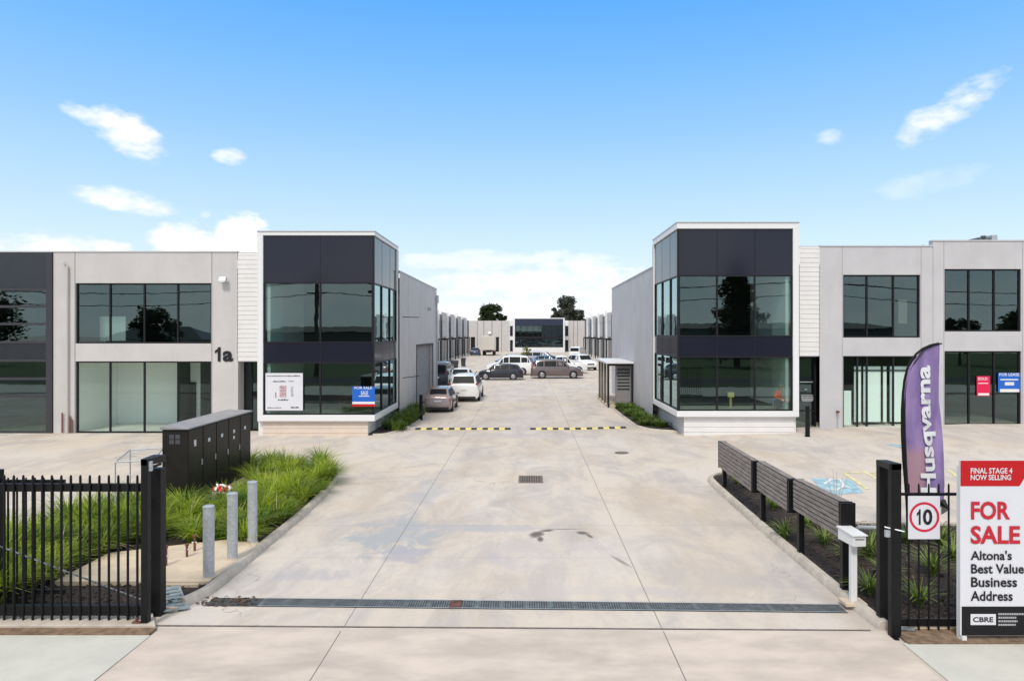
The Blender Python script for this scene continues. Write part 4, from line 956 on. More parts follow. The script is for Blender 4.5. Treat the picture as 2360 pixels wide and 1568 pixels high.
# sliding gate, left
GY = 9.66
GT = thing('sliding_gate', (-7.6, GY, .07), 'black steel picket sliding gate standing open on the left of the driveway', 'gate')
gx0, gx1 = PX(-150, GY), PX(329, GY); gz = lambda y: PZ(y, GY)
mb = MB(); mb.box(gx0, gx1, GY-.03, GY+.03, gz(1131), gz(1113)); mb.build('top_rail', 'black', GT, bevel=.004)
mb = MB(); mb.box(gx0, gx1, GY-.04, GY+.04, gz(1415), gz(1392)); mb.build('bottom_rail', 'black', GT, bevel=.004)
x = 321.0; k = 0
while x > -150:
    X = PX(x, GY); mb = MB(); mb.tube(picket_pts(X, GY-.045, gz(1428), gz(1092)), [.017, .017, .015, .006], 8); o = mb.build('picket', 'black', GT, smooth=True); x -= 21.8
mb = MB(); mb.tube([(PX(-60, GY), GY+.05, gz(1240)), (PX(120, GY), GY+.05, gz(1308)), (PX(320, GY), GY+.05, gz(1383))], .012, 6); mb.build('tension_rod', 'galvdark', GT)
mb = MB()
for xx in (40, 300): mb.tube([(PX(xx, GY)-0, GY-.02, .10), (PX(xx, GY), GY+.02, .10)], .05, 12)
each(mb, 'roller_wheel', 'galvdark', GT)
# fixed fence behind it
FY = 10.05
FN = thing('picket_fence', (-9.5, FY, .05), 'black picket fence standing just behind the open sliding gate on the left', 'fence')
mb = MB(); mb.box(PX(-150, FY), PX(150, FY), FY-.02, FY+.02, gz(1130), gz(1118)); mb.box(PX(-150, FY), PX(150, FY), FY-.02, FY+.02, .28, .34); each(mb, 'rail', 'black', FN)
x = 146.0
while x > -150:
    X = PX(x, FY); mb = MB(); mb.tube(picket_pts(X, FY-.03, .08, PZ(1098, FY)), [.014, .014, .012, .006], 8); mb.build('picket', 'black', FN, smooth=True); x -= 20.6
mb = MB(); mb.box(PX(-6, FY), PX(4, FY), FY-.03, FY+.05, .03, 2.1); mb.build('fence_post', 'black', FN)
# gate post pair, left
GP = thing('gate_post', (-5.25, 9.72, 0), 'tall black steel gate post at the left side of the driveway entry', 'gate post', 'gate posts')
Y0 = 9.55; X0, X1 = PX(329, Y0), PX(344, Y0)
mb = MB(); mb.box(X0, X1, Y0-.05, Y0+.05, .0, PZ(1056, Y0)); mb.build('front_post', 'black', GP, bevel=.006)
Y1 = 9.95; mb = MB(); mb.box(PX(345.5, Y1), PX(375, Y1), Y1-.06, Y1+.10, .0, PZ(1078, Y1)); mb.build('rear_post', 'black', GP, bevel=.006)
mb = MB(); mb.add([(X0, Y0-.05, PZ(1056, Y0)+.001), (X1, Y0-.05, PZ(1056, Y0)+.001), (PX(375, Y1), Y1+.1, PZ(1049, Y1)), (PX(346, Y1), Y1+.1, PZ(1049, Y1)),
                   (X0, Y0-.05, PZ(1070, Y0)), (X1, Y0-.05, PZ(1070, Y0)), (PX(375, Y1), Y1+.1, PZ(1066, Y1)), (PX(346, Y1), Y1+.1, PZ(1066, Y1))], [(0,1,2,3), (7,6,5,4), (0,4,5,1), (1,5,6,2), (2,6,7,3), (3,7,4,0)]); mb.build('top_plate', 'black', GP)
mb = MB(); Xc = PX(362, Y0); mb.box(X1, PX(351, Y0), Y0-.02, Y0+.02, PZ(1084, Y0), PZ(1062, Y0)); mb.build('roller_bracket', 'galv', GP)
mb = MB(); mb.box(X1+.001, PX(375, Y1)-.001, Y0+.06, Y1-.07, PZ(1081, Y0), PZ(1076, Y0)); mb.build('guide_plate', 'black', GP)
mb = MB(); mb.box(X0-.12, X0, Y0-.06, Y0+.0, .02, .09); mb.tube([(X0-.07, Y0-.03, .05), (X0-.07, Y0-.03, .14)], .02, 6); mb.build('foot_plate', 'bronze', GP)
# right gate post
GP2 = thing('gate_post', (5.1, 9.3, 0), 'tall black slotted gate post beside the ten speed sign and white letterbox', 'gate post', 'gate posts')
Y0, Y1 = 9.25, 9.62
mb = MB(); mb.box(PX(2050, Y0), PX(2073, Y0), Y0-.05, Y0+.05, 0, PZ(1067, Y0)); mb.build('front_post', 'black', GP2, bevel=.006)
mb = MB(); mb.box(PX(2023, Y1), PX(2044, Y1), Y1-.05, Y1+.05, 0, PZ(1060, Y1)); mb.build('rear_post', 'black', GP2, bevel=.006)
mb = MB(); a, b, c, d = (PX(2023, Y1), Y1+.05), (PX(2044, Y1)+.02, Y1+.05), (PX(2073, Y0), Y0-.05), (PX(2050, Y0)-.03, Y0-.05)
mb.add([(*p, PZ(1060, Y1)+.001) for p in (a, b)]+[(*p, PZ(1066, Y0)+.001) for p in (c, d)]+[(*p, PZ(1072, Y1)) for p in (a, b)]+[(*p, PZ(1080, Y0)) for p in (c, d)], [(0,1,2,3), (7,6,5,4), (0,4,5,1), (1,5,6,2), (2,6,7,3), (3,7,4,0)]); mb.build('top_plate', 'black', GP2)
mb = MB(); mb.tube([(PX(2040, Y0), Y0+.02, PZ(1214, Y0)), (PX(2075, Y0), Y0-.1, PZ(1219, Y0))], .010, 6); mb.obox((PX(2046, Y0), Y0+.0, PZ(1228, Y0)), .07, .05, .09, Matrix.Identity(3)); lk = mb.build('chain_lock', 'galv', GP2)
mb = MB(); mb.box(PX(2018, Y1), PX(2062, Y0), Y0-.12, Y0-.06, .0, .02); mb.build('base_plate', 'black', GP2)
mb = MB(); mb.tube([(5.02, 9.4, .05), (5.3, 9.35, .05)], .035, 8); mb.build('stop_wheel', 'galvdark', GP2)

# right fence
RY = 9.42
RF = thing('picket_fence', (6.1, RY, .1), 'short black picket fence carrying the ten speed sign on the right', 'fence')
rz = lambda y: PZ(y, RY)
mb = MB(); mb.box(PX(2073, RY), PX(3100, RY), RY-.018, RY+.018, rz(1140.5), rz(1134.5)); mb.build('top_rail', 'black', RF)
mb = MB(); mb.box(PX(2073, RY), PX(3100, RY), RY-.02, RY+.02, rz(1440), rz(1424)); mb.build('bottom_rail', 'black', RF)
x = 2091.5
while x < 3090:
    X = PX(x, RY); mb = MB(); mb.tube(picket_pts(X, RY-.03, rz(1457), rz(1112)), [.013, .013, .011, .005], 8); mb.build('picket', 'black', RF, smooth=True); x += 22.9
mb = MB(); mb.tube([(PX(2206, RY), RY-.05, rz(1166)), (PX(2222, RY), RY-.05, rz(1166))], .018, 8); mb.build('bracket', 'galvdark', RF)
# speed sign
SY = RY-.06
SG = thing('speed_sign', (PX(2129, SY), SY, rz(1240)), 'square white sign with a red ring around the number 10, fixed to the black fence', 'sign')
mb = MB(); mb.box(PX(2092.5, SY), PX(2166, SY), SY-.004, SY+.004, PZ(1241, SY), PZ(1142, SY)); mb.build('plate', 'signwhite', SG, bevel=.002)
c = (PX(2129.5, SY), SY-.007, PZ(1190, SY)); R_ = PX(2164, SY)-c[0]
mb = MB(); mb.disc(c, R_*1.0, 'y', 48, R_*.84); mb.build('ring', principled('ring_red', (.58, .012, .05), .4), SG)
one((PX(2112, SY), PZ(1208, SY), PX(2121, SY), PZ(1172, SY)), SY-.008, 'textblack', SG)
text('0', (PX(2126, SY), PZ(1208.5, SY), PX(2148, SY), PZ(1171.5, SY)), SY-.008, 'textblack', SG, 'number', bold=.03)

# sale board
BY = 9.08
BD = thing('sale_board', (PX(2213, BY)+.9, BY, 0), 'tall red, white and black FOR SALE board standing on white legs at the right edge', 'sign')
bx = lambda x: PX(x, BY); bz = lambda y: PZ(y, BY); XR = bx(2213)+1.55
mb = MB(); mb.box(bx(2213), XR, BY, BY+.035, bz(1463), bz(1060)); mb.build('board', 'signwhite', BD, bevel=.003)
mb = MB(); mb.box(bx(2216), XR, BY-.004, BY-.001, bz(1462), bz(1396)); mb.build('black_band', 'signblack', BD)
mb = MB(); a = [(bx(2213), bz(1119)), (bx(2213), bz(1060)), (bx(2385), bz(1060)), (bx(2349), bz(1119))]; mb.add([(p, BY-.004, q) for p, q in a], [(0, 1, 2, 3)]); mb.build('red_banner', 'signred', BD)
mb = MB()
for X in (bx(2214), XR-.06): mb.box(X, X+.06, BY+.036, BY+.09, 0, bz(1075))
for X in (bx(2214),): mb.box(X+.01, X+.07, BY-.02, BY+.034, 0.0, bz(1464))
each(mb, 'leg', 'whitepaint', BD)
ty = BY-.008
for s_, a, b, c_, d, m_, bo in (('FINAL STAGE 4', 2236, 1090, 2332, 1077, 'signwhite', .02), ('NOW SELLING', 2236, 1105, 2329, 1092.5, 'signwhite', .02),
    ('FOR', 2237, 1196, 2327, 1154, 'textred', .03), ('SALE', 2236, 1252, 2350, 1210, 'textred', .03),
    ("Altona's", 2236, 1289, 2331, 1267, 'textblack', .022), ('Best Value', 2237, 1320, 2359, 1298, 'textblack', .022), ('Business', 2237, 1351, 2343, 1328, 'textblack', .022), ('Address', 2236, 1383, 2333, 1360, 'textblack', .022)):
    text(s_, (bx(a), bz(b), bx(c_), bz(d)), ty, m_, BD, 'lettering', bold=bo)
mb = MB(); mb.box(bx(2236), bx(2294), BY-.008, BY-.005, bz(1438), bz(1413)); lg = mb.build('logo_panel', 'signwhite', BD)
text('CBRE', (bx(2241), bz(1431.5), bx(2288), bz(1419.5)), BY-.011, 'textblack', lg, 'logo_letters', bold=.03)
for i, w_ in enumerate((62, 42, 44, 40)):
    mb = MB(); x_ = 2300.0; z_ = 1411+i*8.2
    while x_ < 2300+w_: l_ = random.uniform(2.2, 4.5); mb.box(bx(x_), bx(min(x_+l_, 2300+w_)), BY-.007, BY-.005, bz(z_+4.2), bz(z_)); x_ += l_+1.3
    mb.build('small_print', principled('print_grey', (.42, .42, .44), .5) if i == 0 else bpy.data.materials['print_grey'], BD)

# feather flag
FLY = 12.4
FG = thing('feather_flag', (PX(2094, FLY), FLY, .1), 'purple feather banner reading Husqvarna upright behind the black fence', 'flag')
Lp = [(2165,791),(2146,795),(2128,803),(2113,815),(2101,831),(2092,850),(2086,875),(2082.5,905),(2081,945),(2081,1000),(2084,1060),(2089,1120),(2092,1160)]
Rp = [(2166,792),(2166.3,800),(2166.5,812),(2167,826),(2167.2,845),(2167.5,868),(2167.5,895),(2168,925),(2171,962),(2174,1012),(2177,1064),(2180,1115),(2178,1150)]
def wav(X, Z): return .035*sin(X*9+Z*1.1)+.02*sin(X*17-Z*2.2)
def lerp2(P, t_): i = min(int(t_), len(P)-2); f = t_-i; return (P[i][0]+(P[i+1][0]-P[i][0])*f, P[i][1]+(P[i+1][1]-P[i][1])*f)
vs, fs = [], []; NU, NV = 10, 48
for j in range(NV+1):
    t_ = j/NV*(len(Lp)-1.0001); a, b = lerp2(Lp, t_), lerp2(Rp, t_)
    for i in range(NU+1):
        u = i/NU; X = PX(a[0]+(b[0]-a[0])*u, FLY); Z = PZ(a[1]+(b[1]-a[1])*u, FLY); vs.append((X, FLY+wav(X, Z), Z))
for j in range(NV):
    for i in range(NU): k = j*(NU+1)+i; fs.append((k, k+1, k+NU+2, k+NU+1))
mfl = bpy.data.materials.new('banner_fabric'); mfl.use_nodes = True; t = NT(mfl.node_tree); p = t.n['Principled BSDF']
P_ = t.new('ShaderNodeTexCoord').outputs['Object']; x_, y_, z_ = t.xyz(P_)
mot = t.smooth(t.m('ADD', t.noise(t.scalev(P_, (3, 3, .9)), 1.0, 3), t.m('MULTIPLY', t.m('SUBTRACT', 1.45, z_), .25)), .52, .66)
lim = t.m('MULTIPLY', t.smooth(x_, .40, .22), t.smooth(z_, 2.05, 1.75))
c_ = t.mix(t.smooth(t.noise(t.scalev(P_, (2.5, 2.5, .8)), 1.6, 4), .3, .7), (.20, .135, .32), (.33, .23, .45))
c_ = t.mix(t.m('MULTIPLY', lim, .85), c_, (.43, .25, .28))
t.l.new(c_, p.inputs['Base Color']); p.inputs['Roughness'].default_value = .65
mb = MB(); mb.add(vs, fs); mb.build('banner', mfl, FG, smooth=True)
pp = [(PX(a, FLY)-.012, FLY, PZ(b, FLY)) for a, b in Lp]+[(PX(2094, FLY), FLY, .1)]
mb = MB(); mb.tube(pp, [.022]*8+[.028]*(len(pp)-8), 8); mb.build('pole', 'black', FG, smooth=True)
mb = MB(); sl_ = [(X+.035, Y+wav(X, Z)-.004, Z) for (X, Y, Z) in [(q[0]+.02, q[1], q[2]) for q in pp[:-1]]]; mb.tube(sl_, .016, 6); mb.build('sleeve', 'blackplastic', FG, smooth=True)
mb = MB(); q = lambda a, b, d=0: (PX(a, FLY), FLY+d, PZ(b, FLY)); mb.add([q(2162, 1148), q(2179, 1150), q(2184, 1172, -.05), q(2166, 1184, -.04), q(2171, 1166, .03), q(2158, 1176, -.06)], [(0, 1, 2, 4), (4, 2, 3), (0, 4, 5)]); mb.build('loose_corner', 'blackplastic', FG)
text('Husqvarna', (PX(2115, FLY), PZ(1132, FLY), PX(2159, FLY), PZ(841, FLY)), FLY-.045, 'whitepaint', FG, 'lettering', bold=.032, turn=1, deform=wav, lean=-.0)
for o in FG.children:
    if o.name.startswith('lettering'):
        for v in o.data.vertices:      # the word follows the curved edge of the banner
            Z = v.co.z+FG.location.z; v.co.x += .09*(1-sstep(Z, 1.3, 2.9))-.06

# timber screens
mts = bpy.data.materials.new('weathered_slats'); mts.use_nodes = True; t = NT(mts.node_tree); p = t.n['Principled BSDF']
P_ = t.new('ShaderNodeTexCoord').outputs['Object']; c_ = t.mix(t.smooth(t.noise(t.scalev(P_, (20, 1.2, 20)), 2.2, 6, .7), .3, .7), (.13, .11, .098), (.36, .31, .28))
t.l.new(c_, p.inputs['Base Color']); p.inputs['Roughness'].default_value = .8
def screen(pa, pb, za, zb, lab, h=.64):
    A, B = Vector(pa), Vector(pb); d = (B-A).normalized(); nrm = Vector((-d.y, d.x)); Lh = (B-A).length
    rz_ = math.atan2(d.y, d.x); base = thing('timber_screen', (A.x, A.y, H(*A)), lab, 'screen', 'timber screens along the right kerb', rz=0)
    sl_ = MB(); ns = 7; th = .19; g_ = h/ns; slope = math.atan2(zb-za, Lh)
    for face in (-1, 1):
        for k in range(ns):
            c = (A+B)/2+nrm*face*(th/2-.012); zc = (za+zb)/2-h/2+(k+.5-ns/2)*g_+h*0
            R = Matrix.Rotation(rz_, 3, 'Z') @ Matrix.Rotation(-slope, 3, 'Y')
            sl_.obox((c.x, c.y, zc), Lh-.02, .022, g_-.016, R)
    R = Matrix.Rotation(rz_, 3, 'Z') @ Matrix.Rotation(-slope, 3, 'Y')
    for k in (-1, 1): c = (A+B)/2+nrm*k*.034; sl_.obox((c.x, c.y, (za+zb)/2+.012), Lh-.02, .058, .022, R)
    sl_.build('slats', mts, base)
    fr_ = MB()
    for P2, zt in ((A, za), (B, zb)):
        s_ = 1 if P2 is A else -1; c = P2+d*s_*.0; fr_.obox((c.x, c.y, zt-h/2-.0), .03, th+.015, h+.03, R)
    fr_.obox(((A.x+B.x)/2, (A.y+B.y)/2, (za+zb)/2-h/2), Lh-.06, .05, h-.08, R)
    fr_.build('end_frame', 'black', base)
    return base
s1 = screen((4.93, 10.55), (5.00, 12.58), 1.49, 1.41, 'nearest of the three grey timber slat screens, ending beside the white letterbox', h=.55)
s2 = screen((4.955, 12.72), (5.06, 14.74), 1.385, 1.33, 'middle grey timber slat screen, between the near and the far one', h=.60)
s3 = screen((5.00, 14.90), (5.14, 17.95), 1.31, 1.26, 'farthest of the three timber slat screens, its end closest to the towers', h=.66)
for sc_, P2, zt in ((s1, (4.96, 10.66), 1.0), (s1, (5.0, 12.46), .92), (s2, (5.04, 14.58), .85), (s3, (5.14, 17.75), .8)):
    mb = MB(); mb.box(P2[0]-.05, P2[0]+.05, P2[1]-.05, P2[1]+.05, H(*P2)+.04, zt); mb.build('post', 'black', sc_, bevel=.004)
for sc_, P2, zt, h_ in ((s1, (4.93, 10.50), 1.50, .56), (s2, (4.955, 12.66), 1.40, .60), (s3, (5.0, 14.84), 1.325, .66)):
    mb = MB(); mb.obox((P2[0]+.005, P2[1], zt-h_/2), .225, .05, h_, Matrix.Identity(3)); mb.build('end_cap', 'black', sc_, bevel=.004)

# letterbox
LX, LY = 4.885, 10.22
LT = thing('letterbox', (LX, LY, .1), 'white letterbox on a white post at the near end of the timber screens', 'letterbox')
mb = MB(); mb.box(LX-.045, LX+.045, LY-.04, LY+.04, .1, 1.02); mb.build('post', 'whitepaint', LT, bevel=.004)
lz = lambda y: PZ(y, 10.1)
mb = MB(); a = 10.05; mb.add([(PX(1967, a), a, lz(1257)), (PX(1996, a), a, lz(1256)), (PX(1996, a), a, lz(1232)), (PX(1967, a), a, lz(1233)),
                              (PX(1967, a)-.04, a+.42, lz(1257)-.0), (PX(1996, a)-.04, a+.42, lz(1256)), (PX(1996, a)-.04, a+.42, lz(1230)), (PX(1967, a)-.04, a+.42, lz(1231))],
                             [(0,1,2,3), (7,6,5,4), (0,4,5,1), (1,5,6,2), (2,6,7,3), (3,7,4,0)]); mb.build('box', 'whitepaint', LT, bevel=.006)
mb = MB(); mb.add([(PX(1967, a)-.015, a-.02, lz(1232.5)), (PX(1996, a)+.02, a-.02, lz(1231.5)), (PX(1996, a)-.02, a+.44, lz(1230)+.004), (PX(1967, a)-.055, a+.44, lz(1230.5)+.004),
                  (PX(1967, a)-.015, a-.02, lz(1230.5)), (PX(1996, a)+.02, a-.02, lz(1229.5)), (PX(1996, a)-.02, a+.44, lz(1227)+.004), (PX(1967, a)-.055, a+.44, lz(1227.5)+.004)],
                 [(3,2,1,0), (4,5,6,7), (0,1,5,4), (1,2,6,5), (2,3,7,6), (3,0,4,7)]); mb.build('lid', 'whitepaint', LT)
mb = MB(); mb.box(PX(1971, a), PX(1992, a), a-.004, a-.001, lz(1241), lz(1238.5)); mb.build('slot', 'galvdark', LT)
mb = MB(); mb.box(LX-.16, LX+.16, LY-.12, LY+.14, .06, .10); mb.build('footing', 'slab', LT)
PB = thing('pipe_barrier', (5.6, 10.6, .1), 'grey horizontal steel pipe between the letterbox and the black gate post', 'pipe')
mb = MB(); mb.tube([(5.15, 10.75, .1), (5.15, 10.75, 1.0), (5.2, 10.72, 1.06), (5.72, 10.7, 1.05)], .035, 8); mb.build('pipe', 'galv', PB, smooth=True)

# silver bollards
def bollard(X, Y, z, h, r, m_, lab, group):
    b = thing('bollard', (X, Y, z), lab, 'bollard', group)
    mb = MB(); mb.tube([(X, Y, z), (X, Y, z+h-.03)], r, 28, cap=False); mb.build('shaft', m_, b, smooth=True)
    mb = MB(); mb.tube([(X, Y, z+h-.03), (X, Y, z+h-.012), (X, Y, z+h)], [r*1.06, r*1.06, r*.86], 28); mb.build('cap', m_, b, smooth=True)
    mb = MB(); mb.tube([(X, Y, z), (X, Y, z+.015)], r*1.25, 24); mb.build('collar', 'slab' if m_ != 'black' else 'black', b, smooth=True)
bollard(-5.20, 11.16, .125, 1.17, .088, 'galv', 'nearest of the three silver steel bollards on the left concrete pad', 'silver bollards')
bollard(-5.20, 12.06, .125, 1.17, .088, 'galv', 'middle silver steel bollard on the left concrete pad', 'silver bollards')
bollard(-5.22, 12.99, .125, 1.17, .088, 'galv', 'farthest silver bollard of the three, against the green grass', 'silver bollards')
bollard(PX(1861, 25.7), 25.7, H(10.6, 25.7), 1.15, .085, 'black', 'black bollard in front of the entry door beside the right tower', 'black bollards')
bollard(-5.02, 32.4, 0, 1.2, .085, 'black', 'black bollard beside the roller door and the bronze hatchback', 'black bollards')
# post wrapped in red and white tape
TP = thing('taped_post', (-6.85, 15.6, .1), 'short grey post topped with tangled red and white tape in front of the charcoal cabinet', 'post')
zt = PZ(1132, 15.6)
mb = MB(); mb.tube([(-7.12, 15.6, .05), (-7.12, 15.6, zt)], .065, 14); mb.build('post', 'galv', TP, smooth=True)
mb = MB(); mb2 = MB(); rnd = random.Random(5)
for k in range(26):
    tgt = mb if k % 2 else mb2; c = Vector((-6.97+rnd.uniform(-.16, .16), 15.6+rnd.uniform(-.06, .06), zt+.05+rnd.uniform(-.05, .06))); rr = rnd.uniform(.05, .10); pts_ = []
    ax_ = Matrix.Rotation(rnd.uniform(0, 3), 3, 'X') @ Matrix.Rotation(rnd.uniform(0, 3), 3, 'Y')
    for q_ in range(9): th = q_/8*rnd.uniform(3, 6); pts_.append(c+ax_ @ Vector((cos(th)*rr*1.3, sin(th)*rr, 0)))
    for q_ in range(8):
        w_ = ax_ @ Vector((0, 0, .022)); tgt.add([pts_[q_]-w_, pts_[q_+1]-w_, pts_[q_+1]+w_, pts_[q_]+w_], [(0, 1, 2, 3)])
mb.build('red_tape', 'tapered', TP); mb2.build('white_tape', 'label', TP)
# pipe stubs on the pad
for (px, py, h_, lab) in ((383, 1302, .30, 'stubby bronze pipe stub on the pad right behind the left gate post'), (431, 1282, .20, 'short rusty pipe stub in the middle of the concrete pad'), (449, 1268, .26, 'rusty pipe stub on the pad nearest the green grass')):
    X, Y = (px-VX)*3.975/(py-VY), FPX*3.975/(py-VY)
    o = thing('pipe_stub', (X, Y, .125), lab, 'pipe', 'pipe stubs on the concrete pad'); mb = MB(); mb.tube([(X, Y, .125), (X, Y, .125+h_)], .022, 8); mb.build('pipe', 'bronze', o, smooth=True)
    mb = MB(); mb.tube([(X, Y, .125+h_), (X, Y, .16+h_)], .034, 8); mb.build('cap', 'bronze', o); mb = MB(); mb.tube([(X-.05, Y, .20+h_*.3), (X+.04, Y, .20+h_*.3)], .016, 6); mb.build('valve', 'galv', o)
# loose steel plate
pl = thing('steel_cover', (-5.3, 10.3, .03), 'loose grey chequered steel cover lying tilted over the pit left of the drain', 'cover')
mb = MB(); V = [(-5.80, 10.72, .10), (-5.48, 10.78, .13), (-5.0, 10.12, .04), (-5.30, 9.96, .05)]; mb.add([(a, b, c) for a, b, c in V]+[(a, b, c-.012) for a, b, c in V], [(0,1,2,3), (7,6,5,4), (0,4,5,1), (1,5,6,2), (2,6,7,3), (3,7,4,0)]); mb.build('plate', principled('chequer_plate', (.30, .35, .35), .5, .3, var=.25, vscale=14, bump=.1, bscale=120), pl)
mb = MB()
A_, B_, C_, D_ = [Vector(v) for v in V]
for k in range(1, 7):
    p0, p1 = A_.lerp(D_, k/7), B_.lerp(C_, k/7)
    mb.tube([tuple(p0.lerp(p1, .1)+Vector((0,0,.004))), tuple(p0.lerp(p1, .9)+Vector((0,0,.004)))], .005, 4)
mb.build('rib', 'galvdark', pl)
mb = MB(); mb.box(-6.1, -5.16, 10.05, 10.1, .0, .07); mb.box(-6.1, -5.25, 10.9, 10.95, .0, .10); tag(mb.build('pit_edge', 'slab'), kind='structure')

# electrical cabinets
CB = thing('electrical_cabinet', (-8.15, 17.5, .05), 'long charcoal row of five steel electrical cabinets standing in the green grass', 'cabinet')
cx0, cx1, cy0, cy1, cz0, cz1 = -8.52, -7.92, 15.95, 19.55, .16, 1.86
mb = MB(); mb.box(cx0, cx1, cy0, cy1, cz0, cz1); mb.build('body', 'cabinet', CB, bevel=.012)
mb = MB(); mb.add([(cx0-.03, cy0-.05, cz1+.002), (cx1+.05, cy0-.05, cz1+.002), (cx1+.05, cy1+.05, cz1+.002), (cx0-.03, cy1+.05, cz1+.002), (cx0-.03, cy0-.05, cz1+.075), (cx1+.05, cy0-.05, cz1+.035), (cx1+.05, cy1+.05, cz1+.035), (cx0-.03, cy1+.05, cz1+.075)],
                  [(3,2,1,0),(4,5,6,7),(0,1,5,4),(1,2,6,5),(2,3,7,6),(3,0,4,7)]); mb.build('lid', principled('cabinet_lid', (.30, .29, .29), .5, .1, var=.15), CB, bevel=.006)
mb = MB(); mb.box(cx0+.02, cx1-.02, cy0+.02, cy1-.02, .04, cz0); mb.build('base_frame', 'blackplastic', CB)
mb = MB(); mb.prism([(cx0-.15, cy0-.2), (cx1+.35, cy0-.2), (cx1+.35, cy1+.3), (cx0-.15, cy1+.3)], 0, .08); tag(mb.build('cabinet_footing', 'slab'), kind='structure')
nd = 5; dw = (cy1-cy0)/nd
for k in range(nd):
    a, b = cy0+k*dw+.018, cy0+(k+1)*dw-.018
    mb = MB(); mb.box(cx1, cx1+.018, a, b, cz0+.16, cz1-.03); dr = mb.build('door', 'cabinet', CB, bevel=.005)
    mb = MB(); hy = b-.06; mb.box(cx1+.018, cx1+.04, hy-.02, hy+.02, .92, 1.06); mb.build('handle', 'galv', dr, bevel=.003)
    mb = MB(); ly = (a+b)/2-.05; lz0 = 1.42; mb.box(cx1+.018, cx1+.021, ly-.05, ly+.06, lz0, lz0+(.15 if k == 0 else .09))
    if k == 3: mb.box(cx1+.018, cx1+.021, ly-.04, ly+.05, lz0-.16, lz0-.08)
    mb.build('warning_label', 'label', dr)
    mb = MB(); mb.box(cx1+.0182, cx1+.0215, ly-.055, ly-.02, lz0+.02, lz0+.05); mb.build('label_symbol', 'signred', dr) if k in (0, 3) else None
mb = MB()
for i in range(2):
    for j in range(2): mb.box(cx0+.17+i*.14, cx0+.28+i*.14, cy0-.006, cy0-.001, 1.52+j*.12, 1.62+j*.12)
mb.build('vent', principled('cabinet_vent', (.07, .07, .08), .5), CB)

# thin steel trolley frame behind the gate
TF = thing('wire_stand', (-7.6, 14.2, 0), 'low thin galvanised frame with a mesh top between the gate and the charcoal cabinet', 'frame')
mb = MB(); y0, y1 = 14.0, 16.4
fp = [(PX(266, y0), y0), (PX(352, y0), y0), (PX(378, y1), y1), (PX(300, y1), y1)]; fz = [PZ(1064, y0), PZ(1060, y0), PZ(1031, y1), PZ(1036, y1)]
for i in range(4):
    a, b = fp[i], fp[(i+1) % 4]; mb.tube([(*a, 0.03), (*a, fz[i])], .016, 6); mb.tube([(*a, fz[i]), (*b, fz[(i+1) % 4])], .016, 6)
for k in range(1, 7):
    u = k/7; p0 = Vector((*fp[0], fz[0])).lerp(Vector((*fp[3], fz[3])), u); p1 = Vector((*fp[1], fz[1])).lerp(Vector((*fp[2], fz[2])), u); mb.tube([p0, p1], .005, 4)
mb.build('tube_frame', 'galv', TF, smooth=True)
# bare sapling behind the screens
SP = thing('bare_sapling', (6.9, 15.2, .1), 'thin bare pale sapling rising behind the nearest timber screen', 'plant')
mb = MB(); y = 14.0; base = (PX(1928, y), y, .1)
for dx_, top in ((-.08, 1078), (.0, 1085), (.12, 1100), (.22, 1098), (-.2, 1100)):
    mb.tube([base, (base[0]+dx_*.3, y, PZ(1150, y)), (base[0]+dx_, y, PZ(top, y))], [.012, .008, .004], 5)
SP.location = base; mb.build('stem', principled('pale_twig', (.5, .47, .43), .8), SP)

# posters in the windows
def poster(name, X0, X1, Z0, Z1, Y, m_, lab, lines=(), bands=()):
    r = thing(name, ((X0+X1)/2, Y, Z0), lab, 'poster'); mb = MB(); mb.box(X0, X1, Y, Y+.01, Z0, Z1); mb.build('panel', m_, r)
    w, h = X1-X0, Z1-Z0
    for (u0, v0, u1, v1, mm) in bands: mb = MB(); mb.box(X0+u0*w, X0+u1*w, Y-.003, Y-.0008, Z0+v0*h, Z0+v1*h); mb.build('colour_band', mm, r)
    for (s_, u0, v0, u1, v1, mm) in lines: text(s_, (X0+u0*w, Z0+v0*h, X0+u1*w, Z0+v1*h), Y-.006, mm, r, 'lettering', bold=.02)
    return r
py = YT-.02
P1 = poster('window_poster', PX(612, py), PX(698, py), PZ(945, py), PZ(859, py), py, 'signwhite', 'large white notice with small dark and red print in the left tower window')
rnd = random.Random(9); mb = MB(); mr = MB()
def scrib(t_, u0, u1, v, h_=.016, k=26):
    X0, X1, Z0, Z1 = PX(612, py), PX(698, py), PZ(945, py), PZ(859, py); u = u0
    while u < u1: l_ = rnd.uniform(.008, .035); t_.box(X0+u*(X1-X0), X0+min(u+l_, u1)*(X1-X0), py-.004, py-.001, Z0+v*(Z1-Z0), Z0+(v+h_*rnd.uniform(.7, 1.3))*(Z1-Z0)); u += l_+rnd.uniform(.006, .012)
scrib(mb, .04, .93, .91, .025); scrib(mb, .2, .55, .76, .03); scrib(mb, .62, .76, .77, .022); scrib(mb, .05, .42, .06, .02); scrib(mb, .68, .9, .06, .035); scrib(mb, .34, .62, .265, .035)
for k in range(7): scrib(mr, .38, .56, .36+k*.045, .028)
for k in range(9): scrib(mb, .68, .75, .38+k*.03, .012)
for k in range(5): scrib(mr, .26, .30, .34+k*.03, .022)
mb.build('lettering', 'textblack', P1); mr.build('lettering', principled('print_red', (.35, .05, .06), .6), P1)
poster('window_poster', PX(812, py), PX(864, py), PZ(936, py), PZ(890, py), py, 'signblue', 'blue and red FOR SALE poster in the left tower window', [('FOR SALE', .1, .87, .88, 1.0, 'signwhite'), ('SALE', .38, .58, .7, .78, 'signwhite')], [(0, 0, 1, .12, 'signred'), (0, .125, 1, .24, 'label'), (.28, .5, .76, .54, 'signwhite')])
py = YR+.08
